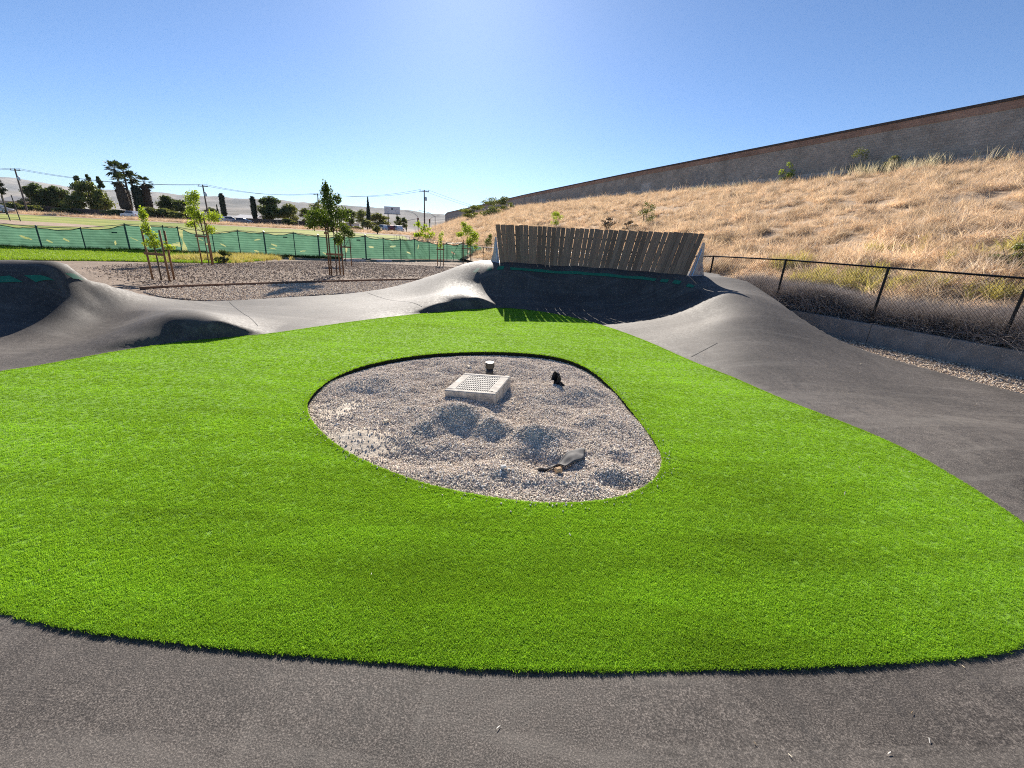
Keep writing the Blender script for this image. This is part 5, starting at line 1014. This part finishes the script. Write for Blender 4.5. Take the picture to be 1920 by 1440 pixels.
# street lights and signals by the junction
LP = simple("light_pole_steel", (.35, .36, .37), .5, .6)
def street_light(x, yt, yb, arm, Y, label):
    b = py(x, yb, Y); h = py(x, yt, Y)[2]; gz_ = float(land_z(b[None, :2])[0]); e = empty("street_light", (b[0], b[1], gz_)); tag(e, label, "street light", "street lights"); H_ = h - gz_
    MB().tube([(0, 0, -.3), (0, 0, H_ - 1.5)], [.13, .09], 8).build("pole", LP, e); MB().tube([(0, 0, H_ - 1.5), (arm * .45, 0, H_ - .4), (arm, 0, H_)], [.08, .06, .05], 7).build("arm", LP, e); MB().box((arm * 1.12, 0, H_ + .02), (.9, .3, .16)).build("lamp_head", LP, e)
street_light(784, 397, 427, -3.4, 150, "street light left of the tall utility pole"); street_light(816, 397, 424, -4.2, 145, "taller street light near the sound wall end"); street_light(805, 404, 424, 3.0, 170, "farther street light between pole and sound wall")
SIG = simple("signal_black", (.015, .015, .015), .5); LENS = [simple("lens_%d" % k, c_, .3) for k, c_ in enumerate(((.3, .02, .02), (.3, .2, .02), (.02, .2, .08)))]
def signal(x, yt, yb, arm, Y, label):
    b = py(x, yb, Y); h = py(x, yt, Y)[2]; gz_ = float(land_z(b[None, :2])[0]); e = empty("traffic_signal", (b[0], b[1], gz_)); tag(e, label, "traffic signal", "traffic signals"); H_ = h - gz_
    MB().tube([(0, 0, -.3), (0, 0, H_)], [.14, .1], 8).build("pole", LP, e)
    if arm: MB().tube([(0, 0, H_ - .3), (arm, 0, H_ + .5)], [.08, .05], 7).build("mast_arm", LP, e)
    for dx, dz in ((arm, .1),) + (((0, -2.2),) if arm else ()):
        o = MB().box((dx, -.2, H_ + dz), (.42, .3, 1.2)).build("signal_head", SIG, e)
        for k in range(3): MB().tube([(dx, -.36, H_ + dz + .38 - .38 * k), (dx, -.38, H_ + dz + .38 - .38 * k)], .14, 10).build("lens", LENS[k], o)
signal(762, 412, 428, 3.6, 135, "traffic signal with mast arm left of the tall utility pole"); signal(806, 415, 425, 0, 150, "small traffic signal right of the tall utility pole")
# ball field posts at the left edge
BSP = simple("backstop_steel", (.06, .06, .06), .5, .5); a, b = py(17, 406, 62), py(36, 406, 62)
bs = empty("backstop", (a[0], a[1], float(land_z(a[None, :2])[0]))); tag(bs, "dark ball field backstop posts at the left edge", "backstop"); 
for x, h in ((17, 367), (36, 366), (-30, 366), (-80, 366)):
    q = py(x, 406, 62) - np.array(bs.location); t_ = py(x - 9, h, 62) - np.array(bs.location); MB().tube([(q[0], q[1], -.3), (q[0] - .2, q[1], t_[2])], .06, 7).build("post", BSP, bs)
q0, q1 = py(36, 406, 62) - np.array(bs.location), py(-80, 406, 62) - np.array(bs.location); zt = py(0, 366, 62)[2] - bs.location.z
for zz in (.3, zt * .5): MB().tube([(q0[0], q0[1], zz), (q1[0], q1[1], zz)], .035, 6).build("rail", BSP, bs)

# ------------------------------------------------------------------ litter: straw bits, grit and pale flecks on track and turf
LIT = stone_mat("litter", [(.5, .42, .28), (.62, .55, .42), (.35, .28, .18), (.72, .68, .6), (.28, .2, .12)])
q = np.column_stack([rng.uniform(-4, 6, 620), rng.uniform(.5, 7.5, 620)]); dq = sdist(q, TURF); ok = ((dq > .03) & (rng.random(620) < .3)) | ((dq < -.05) & (sdist(q, PIT) > .04) & (rng.random(620) < .15)); q = q[ok]; n = len(q)
zz = np.where(sdist(q, TURF) < 0, .019, track_z(q) + .004); s = rng.uniform(.0014, .0034, n); el = rng.uniform(1, 8, n)
lt_ = scatter("litter", np.column_stack([q, zz]), np.column_stack([rng.normal(0, .15, (n, 2)), rng.uniform(0, 6, n)]), np.stack([s * el, s, s * .6], 1), rng.integers(0, 3, n), [pebble_mesh("bit_%d" % k, 700 + k, LIT) for k in range(3)]); tag(lt_, "scattered straw bits and grit on the track and turf", "litter", kind="stuff")
E3 = edge_pts(PIT, 700, .05); E3 = E3[~inside(E3, PIT)]; n = len(E3); s = rng.uniform(.003, .008, n)
sp_ = scatter("spilled_stone", np.column_stack([E3, np.full(n, .018)]), rng.uniform(-3, 3, (n, 3)), s, rng.integers(0, 3, n), [pebble_mesh("spill_%d" % k, 720 + k, GRAVEL) for k in range(3)]); tag(sp_, "stray crushed stones spilled on the turf around the pit", "stones", kind="stuff")

# ------------------------------------------------------------------ air
hz = MB().box((0, 3650, 240), (19000, 7700, 500)).build("haze", []); hz["kind"] = "stuff"; tag(hz, "thin bluish haze in front of the distant hills", "haze")
hm = bpy.data.materials.new("haze"); hm.use_nodes = True; hn = hm.node_tree.nodes; hn.remove(hn["Principled BSDF"]); pv = hn.new("ShaderNodeVolumePrincipled"); pv.inputs["Color"].default_value = (.78, .89, 1, 1); pv.inputs["Density"].default_value = .000045; pv.inputs["Anisotropy"].default_value = 0.0
hm.node_tree.links.new(pv.outputs[0], hn["Material Output"].inputs["Volume"]); hz.data.materials.clear(); hz.data.materials.append(hm)
